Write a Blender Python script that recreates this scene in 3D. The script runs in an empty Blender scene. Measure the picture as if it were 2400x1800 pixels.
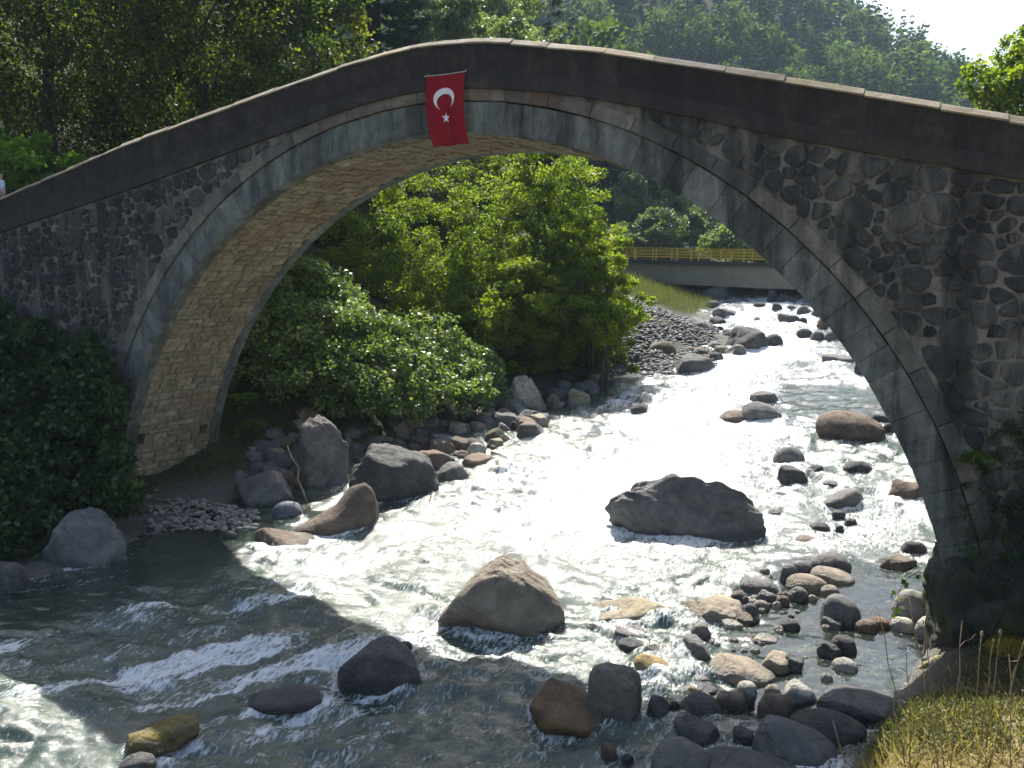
import bpy, bmesh, math
import numpy as np

# ------------------------------------------------------------------ camera, world, sun, exposure
scene = bpy.context.scene
YAW, PITCH, FPX = math.radians(27.32), math.radians(6.86), 2078.0     # focal length in pixels of the 2400 px photograph
CAM = np.array([11.13, -17.6, 7.0])
cam_data = bpy.data.cameras.new('camera')
cam_data.sensor_width = 36.0
cam_data.lens = 36.0 * FPX / 2400.0
cam_data.clip_end = 6000.0
cam = bpy.data.objects.new('camera', cam_data)
scene.collection.objects.link(cam)
cam.location = CAM
cam.rotation_euler = (math.radians(90) - PITCH, 0.0, YAW)
scene.camera = cam

SUN_DIR = np.array([-0.41, 0.75, 1.0]); SUN_DIR = SUN_DIR / np.linalg.norm(SUN_DIR)   # towards the sun
SUN_EL = math.asin(SUN_DIR[2]); SUN_AZ = math.atan2(SUN_DIR[0], SUN_DIR[1])
world = bpy.data.worlds.new('World'); scene.world = world
world.use_nodes = True
wn = world.node_tree.nodes; wl = world.node_tree.links
bg = wn['Background']
sky = wn.new('ShaderNodeTexSky'); sky.sky_type = 'NISHITA'; sky.sun_disc = False
sky.sun_elevation = SUN_EL; sky.sun_rotation = SUN_AZ
sky.air_density = 1.0; sky.dust_density = 4.0; sky.ozone_density = 0.6; sky.altitude = 600
wl.new(sky.outputs[0], bg.inputs[0]); bg.inputs[1].default_value = 0.09
sun_data = bpy.data.lights.new('sun', 'SUN'); sun_data.energy = 5.0; sun_data.angle = math.radians(0.53); sun_data.color = (1.0, 0.95, 0.87)
sun = bpy.data.objects.new('sun', sun_data); scene.collection.objects.link(sun)
sun.location = (0, 0, 60)
from mathutils import Vector
sun.rotation_euler = Vector(SUN_DIR).to_track_quat('Z', 'Y').to_euler()
vs = scene.view_settings
vs.view_transform = 'Standard'; vs.look = 'None'; vs.gamma = 1.0; vs.exposure = 1.45; vs.use_curve_mapping = False
scene.render.engine = 'CYCLES'
cy = scene.cycles
cy.use_denoising = True
cy.max_bounces = 8; cy.diffuse_bounces = 3; cy.glossy_bounces = 3; cy.transmission_bounces = 4; cy.transparent_max_bounces = 16
cy.volume_bounces = 0
cy.sample_clamp_indirect = 4.0
cy.caustics_reflective = True; cy.caustics_refractive = False
cy.use_adaptive_sampling = True; cy.adaptive_threshold = 0.02

# ------------------------------------------------------------------ small library
rng = np.random.default_rng(7)
COL = scene.collection

def zw(y):                                            # height of the river surface, climbing upstream
    y = np.asarray(y, float)
    return np.where(y < 0, 0.012 * np.maximum(y, -60), 5.4 * (np.clip(y, 0, 140) / 57.0) ** 1.2)

def zws(y): return 0.012 * max(y, -60.0) if y < 0 else 5.4 * (min(y, 140.0) / 57.0) ** 1.2

def ray(px, py):                                      # direction through a pixel of the 2400 x 1800 photograph, unit depth
    x = (px - 1200.0) / FPX; z = -(py - 900.0) / FPX
    c, s = math.cos(PITCH), math.sin(PITCH)
    d = (x, c + z * s, -s + z * c)
    c, s = math.cos(YAW), math.sin(YAW)
    return np.array([d[0] * c - d[1] * s, d[0] * s + d[1] * c, d[2]])
K = 2400.0 / 2212.0
def rayT(x, y): return ray(x * K, y * K)              # the same for the 2212 px wide overview
def at_depth(d, t): return CAM + d * t
def at_y(d, Y): return CAM + d * (Y - CAM[1]) / d[1]
def at_water(d, lift=0.0):
    y0, z0, dy, dz = float(CAM[1]), float(CAM[2]), float(d[1]), float(d[2])
    def above(t): return z0 + dz * t - zws(y0 + dy * t) - lift > 0
    t = 5.0
    while t < 200 and above(t): t += 0.5
    lo, hi = t - 0.5, t
    for _ in range(12):
        m = (lo + hi) / 2
        if above(m): lo = m
        else: hi = m
    return CAM + d * hi, hi

def hash3(ix, iy, iz, seed):
    h = (ix.astype(np.int64) * 374761393 + iy.astype(np.int64) * 668265263 + iz.astype(np.int64) * 2147483647 + seed * 974711) & 0xFFFFFFFF
    h = ((h ^ (h >> 13)) * 1274126177) & 0xFFFFFFFF
    h = ((h ^ (h >> 16)) * 2246822519) & 0xFFFFFFFF
    return ((h ^ (h >> 15)) & 0xFFFFFF) / float(0xFFFFFF) * 2.0 - 1.0

def vnoise(P, seed=0):
    P = np.asarray(P, float); I = np.floor(P); f = P - I; I = I.astype(np.int64)
    u = f * f * f * (f * (f * 6 - 15) + 10)
    x, y, z = I[:, 0], I[:, 1], I[:, 2]
    def c(a, b, d): return hash3(x + a, y + b, z + d, seed)
    ux, uy, uz = u[:, 0], u[:, 1], u[:, 2]
    a0 = c(0,0,0) * (1 - ux) + c(1,0,0) * ux; a1 = c(0,1,0) * (1 - ux) + c(1,1,0) * ux
    b0 = c(0,0,1) * (1 - ux) + c(1,0,1) * ux; b1 = c(0,1,1) * (1 - ux) + c(1,1,1) * ux
    return (a0 * (1 - uy) + a1 * uy) * (1 - uz) + (b0 * (1 - uy) + b1 * uy) * uz

def fbm(P, octaves=4, seed=0, gain=0.5, ridged=False):
    P = np.asarray(P, float); out = np.zeros(len(P)); a = 1.0; tot = 0.0
    for o in range(octaves):
        n = vnoise(P * (2.03 ** o) + 17.3 * o, seed + o)
        if ridged: n = 1.0 - 2.0 * np.abs(n)
        out += a * n; tot += a; a *= gain
    return out / tot

def sstep(a, b, x):
    t = np.clip((np.asarray(x, float) - a) / (b - a), 0, 1); return t * t * (3 - 2 * t)

def new_mesh(name, V, F=None, quads=None, smooth=False):
    """mesh from vertex array and either a face list or an (n,k) index array"""
    me = bpy.data.meshes.new(name)
    V = np.asarray(V, np.float32)
    if quads is not None:
        Q = np.asarray(quads, np.int32); n, k = Q.shape
        me.vertices.add(len(V)); me.vertices.foreach_set('co', V.ravel())
        me.loops.add(n * k); me.loops.foreach_set('vertex_index', Q.ravel())
        me.polygons.add(n); me.polygons.foreach_set('loop_start', np.arange(0, n * k, k, dtype=np.int32))
        try: me.polygons.foreach_set('loop_total', np.full(n, k, np.int32))
        except Exception: pass
        me.update(calc_edges=True); me.validate()
    else:
        me.from_pydata([tuple(map(float, v)) for v in V], [], F); me.update()
    if smooth: me.polygons.foreach_set('use_smooth', np.ones(len(me.polygons), bool))
    return me

def add_attr(me, name, vals, domain='POINT'):
    a = me.attributes.new(name, 'FLOAT', domain); a.data.foreach_set('value', np.asarray(vals, np.float32))

def put(name, me, mat, parent=None, loc=None):
    o = bpy.data.objects.new(name, me); COL.objects.link(o)
    if mat is not None and me is not None and len(me.materials) == 0: me.materials.append(mat)
    if parent is not None: o.parent = parent
    if loc is not None: o.location = loc
    return o

def tag(o, label=None, cat=None, group=None, kind=None):
    if label: o['label'] = label
    if cat: o['category'] = cat
    if group: o['group'] = group
    if kind: o['kind'] = kind
    return o

def empty(name, loc=(0, 0, 0)):
    o = bpy.data.objects.new(name, None); COL.objects.link(o); o.location = loc; o.empty_display_size = 0.2
    return o

def tube(path, radii, sides=7, cap=True):
    path = np.asarray(path, float); n = len(path); V = []; F = []
    ref = np.array([0.31, 0.17, 0.93])
    for i in range(n):
        t = path[min(i + 1, n - 1)] - path[max(i - 1, 0)]; t /= (np.linalg.norm(t) + 1e-9)
        a = np.cross(t, ref)
        if np.linalg.norm(a) < 0.1: a = np.cross(t, [1, 0, 0])
        a /= np.linalg.norm(a); b = np.cross(t, a)
        for k in range(sides):
            w = 2 * math.pi * k / sides
            V.append(path[i] + radii[i] * (a * math.cos(w) + b * math.sin(w)))
    for i in range(n - 1):
        for k in range(sides):
            k2 = (k + 1) % sides
            F.append((i * sides + k, i * sides + k2, (i + 1) * sides + k2, (i + 1) * sides + k))
    if cap:
        F.append(tuple(range(sides))[::-1]); F.append(tuple((n - 1) * sides + k for k in range(sides)))
    return V, F

class MB:                                              # collects shapes into one mesh
    def __init__(self): self.V = []; self.F = []
    def add(self, V, F):
        o = len(self.V); self.V.extend([tuple(map(float, v)) for v in V]); self.F.extend([tuple(i + o for i in f) for f in F]); return self
    def box(self, x0, x1, y0, y1, z0, z1):
        V = [(x, y, z) for z in (z0, z1) for y in (y0, y1) for x in (x0, x1)]
        return self.add(V, [(0,2,3,1),(4,5,7,6),(0,1,5,4),(2,6,7,3),(0,4,6,2),(1,3,7,5)])
    def build(self, name, mat, parent=None, smooth=False, loc=None):
        return put(name, new_mesh(name, np.array(self.V), self.F, smooth=smooth), mat, parent, loc)

# ------------------------------------------------------------------ materials
def nodes_of(m):
    m.use_nodes = True; nt = m.node_tree; nt.nodes.clear(); return nt
class NT:
    def __init__(self, name):
        self.m = bpy.data.materials.new(name); self.nt = nodes_of(self.m)
        self.out = self.nt.nodes.new('ShaderNodeOutputMaterial')
    def n(self, t, **kw):
        x = self.nt.nodes.new('ShaderNode' + t)
        for k, v in kw.items():
            if k.startswith('i_'): x.inputs[k[2:].replace('_', ' ')].default_value = v
            else: setattr(x, k, v)
        return x
    def l(self, a, b): self.nt.links.new(a, b)
    def coord(self, kind='Object', scale=(1, 1, 1), loc=(0, 0, 0), rot=(0, 0, 0)):
        t = self.n('TexCoord'); mp = self.n('Mapping'); mp.inputs['Scale'].default_value = scale; mp.inputs['Location'].default_value = loc
        mp.inputs['Rotation'].default_value = rot
        self.l(t.outputs[kind], mp.inputs[0]); return mp.outputs[0]
    def noise(self, vec, scale, detail=4, rough=0.55, dist=0.0):
        x = self.n('TexNoise'); x.inputs['Scale'].default_value = scale; x.inputs['Detail'].default_value = detail
        x.inputs['Roughness'].default_value = rough; x.inputs['Distortion'].default_value = dist
        if vec is not None: self.l(vec, x.inputs['Vector'])
        return x.outputs['Fac']
    def ramp(self, fac, stops):
        r = self.n('ValToRGB'); e = r.color_ramp.elements
        while len(e) < len(stops): e.new(0.5)
        for el, (p, c) in zip(e, stops): el.position = p; el.color = (c[0], c[1], c[2], 1) if hasattr(c, '__len__') else (c, c, c, 1)
        self.l(fac, r.inputs[0]); return r.outputs[0]
    def mix(self, fac, a, b, mode='MIX'):
        x = self.n('Mix'); x.data_type = 'RGBA'; x.blend_type = mode; x.clamp_result = False
        for s, v in ((x.inputs[0], fac), (x.inputs[6], a), (x.inputs[7], b)):
            if isinstance(v, (int, float)): s.default_value = v if s.type == 'VALUE' else (v, v, v, 1)
            elif isinstance(v, tuple): s.default_value = (*v, 1)
            else: self.l(v, s)
        return x.outputs[2]
    def math(self, op, a, b=None, clamp=False):
        x = self.n('Math'); x.operation = op; x.use_clamp = clamp
        for s, v in ((x.inputs[0], a), (x.inputs[1], b)):
            if v is None: continue
            if isinstance(v, (int, float)): s.default_value = v
            else: self.l(v, s)
        return x.outputs[0]
    def attr(self, name):
        a = self.n('Attribute'); a.attribute_name = name; return a.outputs['Fac']
    def rand(self): return self.n('ObjectInfo').outputs['Random']
    def bump(self, h, strength=0.5, dist=0.02, normal=None):
        b = self.n('Bump'); b.inputs['Strength'].default_value = strength; b.inputs['Distance'].default_value = dist
        self.l(h, b.inputs['Height'])
        if normal is not None: self.l(normal, b.inputs['Normal'])
        return b.outputs[0]
    def bsdf(self, color, rough=0.85, spec=0.3, normal=None):
        p = self.n('BsdfPrincipled')
        for s, v in ((p.inputs['Base Color'], color), (p.inputs['Roughness'], rough), (p.inputs['Specular IOR Level'], spec)):
            if isinstance(v, (int, float)): s.default_value = v
            elif isinstance(v, tuple): s.default_value = (*v, 1)
            else: self.l(v, s)
        if normal is not None: self.l(normal, p.inputs['Normal'])
        return p.outputs[0]
    def done(self, shader): self.l(shader, self.out.inputs['Surface']); return self.m

def mat_rock(name, dark, mid, light, moss=0.0, tint=None):
    T = NT(name); v = T.coord('Object')
    rnd = T.rand(); n1 = T.noise(v, 2.3, 6, 0.62, 0.6); n2 = T.noise(v, 11.0, 5, 0.6)
    f = T.math('ADD', T.math('MULTIPLY', n1, 0.7), T.math('MULTIPLY', n2, 0.3))
    c = T.ramp(f, [(0.32, dark), (0.52, mid), (0.68, light)])
    if tint is not None:
        c = T.mix(T.ramp(T.noise(v, 1.3, 3, 0.6, 1.0), [(0.5, 0.0), (0.66, 1.0)]), c, tint)
    c = T.mix(1.0, c, T.ramp(rnd, [(0.0, (0.78, 0.77, 0.76)), (0.5, (1.0, 0.99, 0.97)), (1.0, (1.18, 1.15, 1.1))]), 'MULTIPLY')
    c = T.mix(T.ramp(T.noise(v, 26.0, 3, 0.6), [(0.60, 0.0), (0.68, 0.45)]), c, (0.30, 0.29, 0.25))       # lichen flecks
    ms = T.attr('moss')
    c = T.mix(T.math('MULTIPLY', ms, T.ramp(T.noise(v, 9, 4, 0.7), [(0.38, 0.0), (0.55, 1.0)])), c, T.ramp(n2, [(0.35, (0.07, 0.075, 0.012)), (0.65, (0.22, 0.18, 0.03))]))
    wet = T.attr('wet')
    c = T.mix(T.math('MULTIPLY', wet, 0.62), c, T.mix(1.0, c, (0.30, 0.30, 0.31), 'MULTIPLY'))
    rough = T.math('SUBTRACT', 0.85, T.math('MULTIPLY', wet, 0.5))
    h = T.math('ADD', T.noise(v, 7, 8, 0.68, 0.4), T.math('MULTIPLY', T.noise(v, 40, 4, 0.6), 0.35))
    vo = T.n('TexVoronoi'); vo.feature = 'DISTANCE_TO_EDGE'; vo.inputs['Scale'].default_value = 0.9
    wv = T.n('Mix'); wv.data_type = 'VECTOR'; wv.inputs[0].default_value = 0.45; T.l(v, wv.inputs[4])
    nz_ = T.n('TexNoise'); nz_.inputs['Scale'].default_value = 3.0; nz_.inputs['Detail'].default_value = 5; T.l(v, nz_.inputs['Vector']); T.l(nz_.outputs['Color'], wv.inputs[5]); T.l(wv.outputs[1], vo.inputs['Vector'])
    crack = T.math('MAXIMUM', T.ramp(vo.outputs['Distance'], [(0.0, 0.0), (0.02, 1.0)]), T.ramp(T.noise(v, 1.6, 3, 0.5), [(0.45, 0.0), (0.58, 1.0)]))
    c = T.mix(T.math('MULTIPLY', T.math('SUBTRACT', 1.0, crack), 0.4), c, T.mix(1.0, c, (0.35, 0.34, 0.33), 'MULTIPLY'))
    h = T.math('ADD', h, T.math('MULTIPLY', crack, 0.35))
    return T.done(T.bsdf(c, rough, 0.35, T.bump(h, 0.85, 0.09)))

ROCK = {
    'grey':   mat_rock('rock_grey',  (0.075, 0.078, 0.08), (0.14, 0.14, 0.14), (0.22, 0.215, 0.20)),
    'dark':   mat_rock('rock_dark',  (0.04, 0.04, 0.042), (0.078, 0.077, 0.078), (0.14, 0.137, 0.132)),
    'pale':   mat_rock('rock_pale',  (0.22, 0.21, 0.185), (0.37, 0.35, 0.31), (0.52, 0.50, 0.44)),
    'beige':  mat_rock('rock_beige', (0.17, 0.145, 0.11), (0.29, 0.25, 0.19), (0.40, 0.36, 0.28)),
    'yellow': mat_rock('rock_yellow',(0.24, 0.17, 0.07), (0.40, 0.30, 0.14), (0.52, 0.43, 0.25)),
    'brown':  mat_rock('rock_brown', (0.08, 0.06, 0.047), (0.16, 0.12, 0.09), (0.26, 0.21, 0.165)),
    'orange': mat_rock('rock_orange',(0.10, 0.055, 0.025), (0.20, 0.115, 0.05), (0.30, 0.19, 0.10)),
    'rusty':  mat_rock('rock_rusty', (0.05, 0.036, 0.025), (0.10, 0.068, 0.042), (0.16, 0.12, 0.085), tint=(0.17, 0.095, 0.035)),
    'pink':   mat_rock('rock_pink',  (0.10, 0.09, 0.083), (0.19, 0.17, 0.155), (0.29, 0.265, 0.24), tint=(0.13, 0.095, 0.06)),
    'blue':   mat_rock('rock_blue',  (0.09, 0.095, 0.12), (0.16, 0.17, 0.21), (0.26, 0.265, 0.30)),
}

def mat_leaf(name, c0, c1, c2, trans=0.45, rough=0.45, spec=0.35):
    T = NT(name); t = T.attr('tint')
    col = T.ramp(t, [(0.0, c0), (0.55, c1), (1.0, c2)])
    d = T.bsdf(col, rough, spec)
    tr = T.n('BsdfTranslucent'); T.l(T.mix(1.0, col, (1.35, 1.5, 0.55), 'MULTIPLY'), tr.inputs['Color'])
    ms = T.n('MixShader'); ms.inputs[0].default_value = trans
    T.l(d, ms.inputs[1]); T.l(tr.outputs[0], ms.inputs[2])
    return T.done(ms.outputs[0])
LEAF = {
    'bush':   mat_leaf('leaf_bush',  (0.065, 0.105, 0.012), (0.135, 0.18, 0.018), (0.24, 0.26, 0.03), 0.6, 0.55, 0.25),
    'big':    mat_leaf('leaf_big_tree', (0.024, 0.04, 0.012), (0.042, 0.066, 0.015), (0.17, 0.17, 0.022), 0.5, 0.6, 0.15),  # brightest tint puts the look of backlit leaves into the colour
    'bramble':mat_leaf('leaf_bramble', (0.075, 0.115, 0.035), (0.125, 0.175, 0.05), (0.21, 0.25, 0.10), 0.45, 0.42, 0.5),
    'ivy':    mat_leaf('leaf_ivy', (0.022, 0.045, 0.015), (0.042, 0.075, 0.022), (0.085, 0.125, 0.04), 0.35, 0.4, 0.4),
    'pale':   mat_leaf('leaf_pale', (0.08, 0.11, 0.045), (0.12, 0.155, 0.06), (0.17, 0.20, 0.085), 0.5),
    'willow': mat_leaf('leaf_willow', (0.085, 0.11, 0.06), (0.13, 0.16, 0.085), (0.17, 0.20, 0.11), 0.45),
    'conifer':mat_leaf('needle_conifer', (0.018, 0.035, 0.018), (0.03, 0.055, 0.026), (0.05, 0.08, 0.034), 0.2, 0.8, 0.05),
    'hill':   mat_leaf('leaf_hill', (0.034, 0.062, 0.024), (0.066, 0.105, 0.03), (0.135, 0.17, 0.044), 0.42, 0.7, 0.12),
    'fern':   mat_leaf('leaf_fern', (0.10, 0.17, 0.02), (0.14, 0.24, 0.03), (0.19, 0.30, 0.05), 0.55),
    'dry':    mat_leaf('straw', (0.15, 0.11, 0.055), (0.26, 0.20, 0.10), (0.46, 0.37, 0.20), 0.4, 0.7, 0.2),
    'weed':   mat_leaf('leaf_weed', (0.05, 0.06, 0.022), (0.085, 0.095, 0.035), (0.16, 0.145, 0.055), 0.4),
    'meadow': mat_leaf('leaf_meadow', (0.07, 0.09, 0.03), (0.11, 0.125, 0.045), (0.18, 0.165, 0.08), 0.35),
    'moss':   mat_leaf('moss_tuft', (0.16, 0.13, 0.02), (0.24, 0.20, 0.03), (0.34, 0.27, 0.05), 0.35, 0.7, 0.2),
}
def mat_bark(name, a, b):
    T = NT(name); v = T.coord('Object', (6, 6, 1.2)); n = T.noise(v, 3.0, 6, 0.65, 0.5)
    return T.done(T.bsdf(T.ramp(n, [(0.35, a), (0.65, b)]), 0.9, 0.2, T.bump(n, 0.8, 0.05)))
BARK = mat_bark('bark_brown', (0.035, 0.028, 0.022), (0.095, 0.08, 0.065))
BARK2 = mat_bark('bark_grey', (0.05, 0.047, 0.042), (0.14, 0.13, 0.115))
TWIG = mat_bark('dry_stalk', (0.16, 0.11, 0.07), (0.30, 0.23, 0.15))

# ------------------------------------------------------------------ the lie of the land
YS  = np.array([-60, -25, -15, -6, -2, 0.0, 1.5, 5, 8, 11, 17, 24, 27.5, 36, 44, 57, 75, 110, 160])
XLS = np.array([-14, -8, -6.6, -7.6, -8.3, -8.6, -8.6, -7.6, -6.2, -5.6, -6.2, -6.6, -2.0, -0.6, -4.6, -8.6, -10, -10, -10])
YR  = np.array([-60, -25, -18, -9, -4.5, 0, 4, 10, 22, 40, 57, 75, 110, 160])
XRS = np.array([9, 7.5, 8.0, 9.7, 9.9, 10.7, 10.7, 10.6, 8.6, 4.4, 2.0, 0, -1, -1])
def xl(y): return np.interp(y, YS, XLS)
def xr(y): return np.interp(y, YR, XRS)

def crest(x): return np.interp(x, [-700, -320, -186, -80, -31, 0, 40, 95, 200, 700], [320, 285, 230, 142, 96, 70, 34, 14, 10, 30])

def ground_height(X, Y):
    X = np.asarray(X, float); Y = np.asarray(Y, float); w = zw(Y)
    dl = xl(Y) - X; dr = X - xr(Y); inside = np.minimum(-dl, -dr)
    bed = w - np.clip(0.10 + 0.22 * inside, 0.0, 0.6)
    pool = sstep(6.5, 8.0, X) * sstep(-5.5, -3.5, Y) * (1 - sstep(4.0, 6.0, Y))
    bed = bed * (1 - pool) + np.maximum(bed, w - 0.16) * pool
    bed = bed - 0.06
    sl = np.interp(Y, [-40, -4, 2, 15, 30, 57, 90], [0.7, 0.95, 0.8, 0.75, 0.35, 0.30, 0.25])
    a = np.clip(dl, 0, None)
    left = w + 0.12 * np.clip(a, 0, 1.5) + sl * np.clip(a - 1.5, 0, 9) + 0.38 * np.clip(a - 10.5, 0, 40) + 0.5 * np.clip(a - 50, 0, 320)
    b = np.clip(dr, 0, None)
    srt = np.interp(Y, [-30, -7.2, -5.5, -3, 2, 20, 60], [2.15, 2.15, 1.25, 0.65, 0.6, 0.6, 0.4])
    right = w + srt * np.clip(b, 0, 1.0) + np.interp(Y, [-12, -4, 3, 60], [0.28, 0.28, 0.6, 0.35]) * np.clip(b - 1.0, 0, 12) + 0.12 * np.clip(b - 13, 0, 60) + 0.28 * np.clip(-10.5 - Y, 0, 9)
    right = right + 0.35 * np.clip(b - 60, 0, 300) * sstep(10, 60, Y)
    h = np.where(dl > 0, left, np.where(dr > 0, right, bed))
    far = sstep(95, 140, Y)
    flat = zw(np.minimum(Y, 110.0)) + 1.0
    h = h * (1 - far) + np.minimum(h, flat + 0.1 * np.abs(X)) * far
    m = crest(X) * sstep(0, 1, np.clip((Y - 105) / 290.0, 0, 1)) ** 0.85
    h = np.where(Y > 105, np.maximum(h, m), h)
    if np.any(Y > 110): h = h + np.where((Y > 110), 2.0 * vnoise(np.stack([X / 30, Y / 30, X * 0], -1).reshape(-1, 3), 5).reshape(X.shape), 0)
    return h

def gnd(x, y): return float(ground_height(np.array([x]), np.array([y]))[0])

def axis(segs):
    out = []
    for a, b, s in segs: out.extend(np.arange(a, b, s))
    return np.array(out)
gx = np.concatenate([-np.geomspace(42, 1500, 40)[::-1], axis([(-40, -14, 0.8), (-14, 15, 0.22), (15, 40, 0.9)]), np.geomspace(41, 1500, 38)])
gy = np.concatenate([-np.geomspace(26, 1500, 26)[::-1], axis([(-25, -14, 0.6), (-14, 20, 0.22), (20, 62, 0.45), (62, 120, 2.0), (120, 430, 7.0)]), np.geomspace(431, 2500, 24)])
GX, GY = np.meshgrid(gx, gy); S = GX.shape
GZ = ground_height(GX, GY)
near = np.exp(-((GX / 60) ** 2 + ((GY - 20) / 70) ** 2))
P3 = np.stack([GX, GY, GX * 0], -1).reshape(-1, 3)
GZ = GZ + near * (0.16 * fbm(P3 * 0.55, 3, 3).reshape(S) + 0.05 * fbm(P3 * 2.3, 3, 9).reshape(S))
ny, nx = S
idx = np.arange(ny * nx).reshape(S)
Q = np.stack([idx[:-1, :-1], idx[:-1, 1:], idx[1:, 1:], idx[1:, :-1]], -1).reshape(-1, 4)
gme = new_mesh('ground', np.stack([GX, GY, GZ], -1).reshape(-1, 3), quads=Q, smooth=True)
lift = (GZ - zw(GY)).ravel()
add_attr(gme, 'lift', lift)
add_attr(gme, 'wood', sstep(62, 80, GY).ravel())
add_attr(gme, 'dry', (sstep(9.0, 10.5, GX) * (1 - sstep(-6, -3.5, GY))).ravel())
T = NT('ground_soil'); v = T.coord('Object')
n1 = T.noise(v, 0.8, 6, 0.6); n2 = T.noise(v, 6.0, 6, 0.65); n3 = T.noise(v, 30.0, 3, 0.6)
gravel = T.ramp(n3, [(0.35, (0.05, 0.048, 0.042)), (0.5, (0.11, 0.105, 0.095)), (0.7, (0.22, 0.212, 0.195))])
soil = T.ramp(n2, [(0.35, (0.022, 0.024, 0.012)), (0.55, (0.05, 0.055, 0.022)), (0.7, (0.08, 0.065, 0.035))])
c = T.mix(T.ramp(T.math('ADD', T.attr('lift'), T.math('MULTIPLY', n1, 0.4)), [(0.35, 0.0), (0.9, 1.0)]), gravel, soil)
c = T.mix(T.math('MULTIPLY', T.attr('dry'), 0.9), c, T.ramp(n2, [(0.35, (0.13, 0.10, 0.05)), (0.65, (0.30, 0.235, 0.12))]))
c = T.mix(T.attr('wood'), c, T.ramp(n1, [(0.35, (0.018, 0.03, 0.012)), (0.65, (0.035, 0.052, 0.02))]))
MAT_GROUND = T.done(T.bsdf(c, 0.95, 0.15, T.bump(T.math('ADD', n2, T.math('MULTIPLY', n3, 0.5)), 0.8, 0.08)))
ground = put('ground', gme, MAT_GROUND); tag(ground, kind='structure')

# ------------------------------------------------------------------ the stone arch bridge
R_IN, R_V, R_H, ZC, WID = 11.25, 11.93, 12.24, -1.0, 3.75
def smooth_curve(xs, zs, x):
    g = np.linspace(-34, 26, 1201); v = np.interp(g, xs, zs); k = np.exp(-np.linspace(-2.4, 2.4, 61) ** 2); k /= k.sum()
    return np.interp(x, g[30:-30], np.convolve(v, k, 'valid'))
def par_top(x): return smooth_curve([-34, -15.86, -9.57, -4.54, -1.70, 0, 1.52, 4.11, 7.83, 11.75, 26], [5.7, 9.42, 10.80, 11.66, 12.13, 12.25, 12.15, 11.64, 10.70, 9.63, 5.9], x)
def par_bot(x): return smooth_curve([-34, -15.98, -9.66, -5.2, -1.72, 0, 0.81, 3.08, 6.08, 7.87, 11.8, 26], [4.7, 8.36, 9.49, 10.40, 11.08, 11.22, 11.18, 10.88, 10.12, 9.59, 8.63, 4.9], x)

def mat_masonry(name, a, b, c_, streak=0.5, rnd=True, scale=3.0, stain=(0.02, 0.02, 0.022), bump=0.6, wash=None, rust=None):
    T = NT(name); v = T.coord('Object'); n1 = T.noise(v, scale, 7, 0.66, 0.4); n2 = T.noise(v, scale * 7, 5, 0.65)
    f = T.math('ADD', T.math('MULTIPLY', n1, 0.65), T.math('MULTIPLY', n2, 0.35))
    col = T.ramp(f, [(0.32, a), (0.5, b), (0.68, c_)])
    if rnd: col = T.mix(float(rnd), col, T.mix(1.0, col, T.ramp(T.rand(), [(0.0, (0.62, 0.63, 0.66)), (0.35, (0.9, 0.9, 0.9)), (0.7, (1.08, 1.05, 1.0)), (1.0, (1.45, 1.40, 1.30))]), 'MULTIPLY'))
    if wash: col = T.mix(T.ramp(T.noise(T.coord('Object', (2.2, 2.2, 0.5)), 1.0, 5, 0.65, 0.7), [(0.52, 0.0), (0.66, wash[1])]), col, wash[0])
    if rust: col = T.mix(T.ramp(T.noise(T.coord('Object', (1.0, 1.0, 1.0), (4, 2, 7)), 0.55, 5, 0.6, 0.8), [(0.48, 0.0), (0.62, rust[1])]), col, rust[0])
    st = T.noise(T.coord('Object', (1.5, 1.5, 0.16)), 1.0, 5, 0.62, 0.3)
    sp_ = T.n('SeparateXYZ'); tc_ = T.n('TexCoord'); T.l(tc_.outputs['Object'], sp_.inputs[0])
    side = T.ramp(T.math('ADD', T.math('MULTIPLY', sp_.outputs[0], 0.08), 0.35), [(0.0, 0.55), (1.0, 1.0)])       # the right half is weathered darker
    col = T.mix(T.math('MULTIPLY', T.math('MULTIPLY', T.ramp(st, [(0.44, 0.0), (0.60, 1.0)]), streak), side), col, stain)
    h = T.math('ADD', n1, T.math('MULTIPLY', T.noise(v, scale * 16, 4, 0.7), 0.5))
    return T.done(T.bsdf(col, 0.92, 0.2, T.bump(h, bump, 0.04)))
M_MORTAR = mat_masonry('lime_mortar', (0.085, 0.078, 0.066), (0.175, 0.162, 0.137), (0.29, 0.268, 0.228), 0.88, False, 1.6)
M_RUBBLE = mat_masonry('rubble_stone', (0.03, 0.03, 0.031), (0.06, 0.06, 0.06), (0.115, 0.112, 0.105), 0.6, True, 3.0, wash=((0.17, 0.16, 0.135), 0.85))
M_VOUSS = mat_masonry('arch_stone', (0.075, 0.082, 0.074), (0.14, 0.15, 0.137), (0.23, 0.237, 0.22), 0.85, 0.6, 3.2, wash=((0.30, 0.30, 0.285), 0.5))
M_HOOD = mat_masonry('hood_stone', (0.085, 0.07, 0.06), (0.16, 0.135, 0.115), (0.24, 0.21, 0.18), 0.5, True, 3.0, rust=((0.14, 0.07, 0.045), 0.5))
M_HOODG = mat_masonry('hood_grey', (0.08, 0.076, 0.068), (0.15, 0.142, 0.125), (0.23, 0.22, 0.195), 0.6, True, 3.0)
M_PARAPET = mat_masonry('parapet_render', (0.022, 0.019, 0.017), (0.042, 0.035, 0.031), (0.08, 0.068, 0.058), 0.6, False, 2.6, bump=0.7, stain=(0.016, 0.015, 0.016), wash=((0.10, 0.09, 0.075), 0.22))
M_BAND = mat_masonry('parapet_band', (0.03, 0.026, 0.023), (0.05, 0.043, 0.038), (0.085, 0.074, 0.064), 0.5, False, 2.4, bump=0.5)
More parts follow.
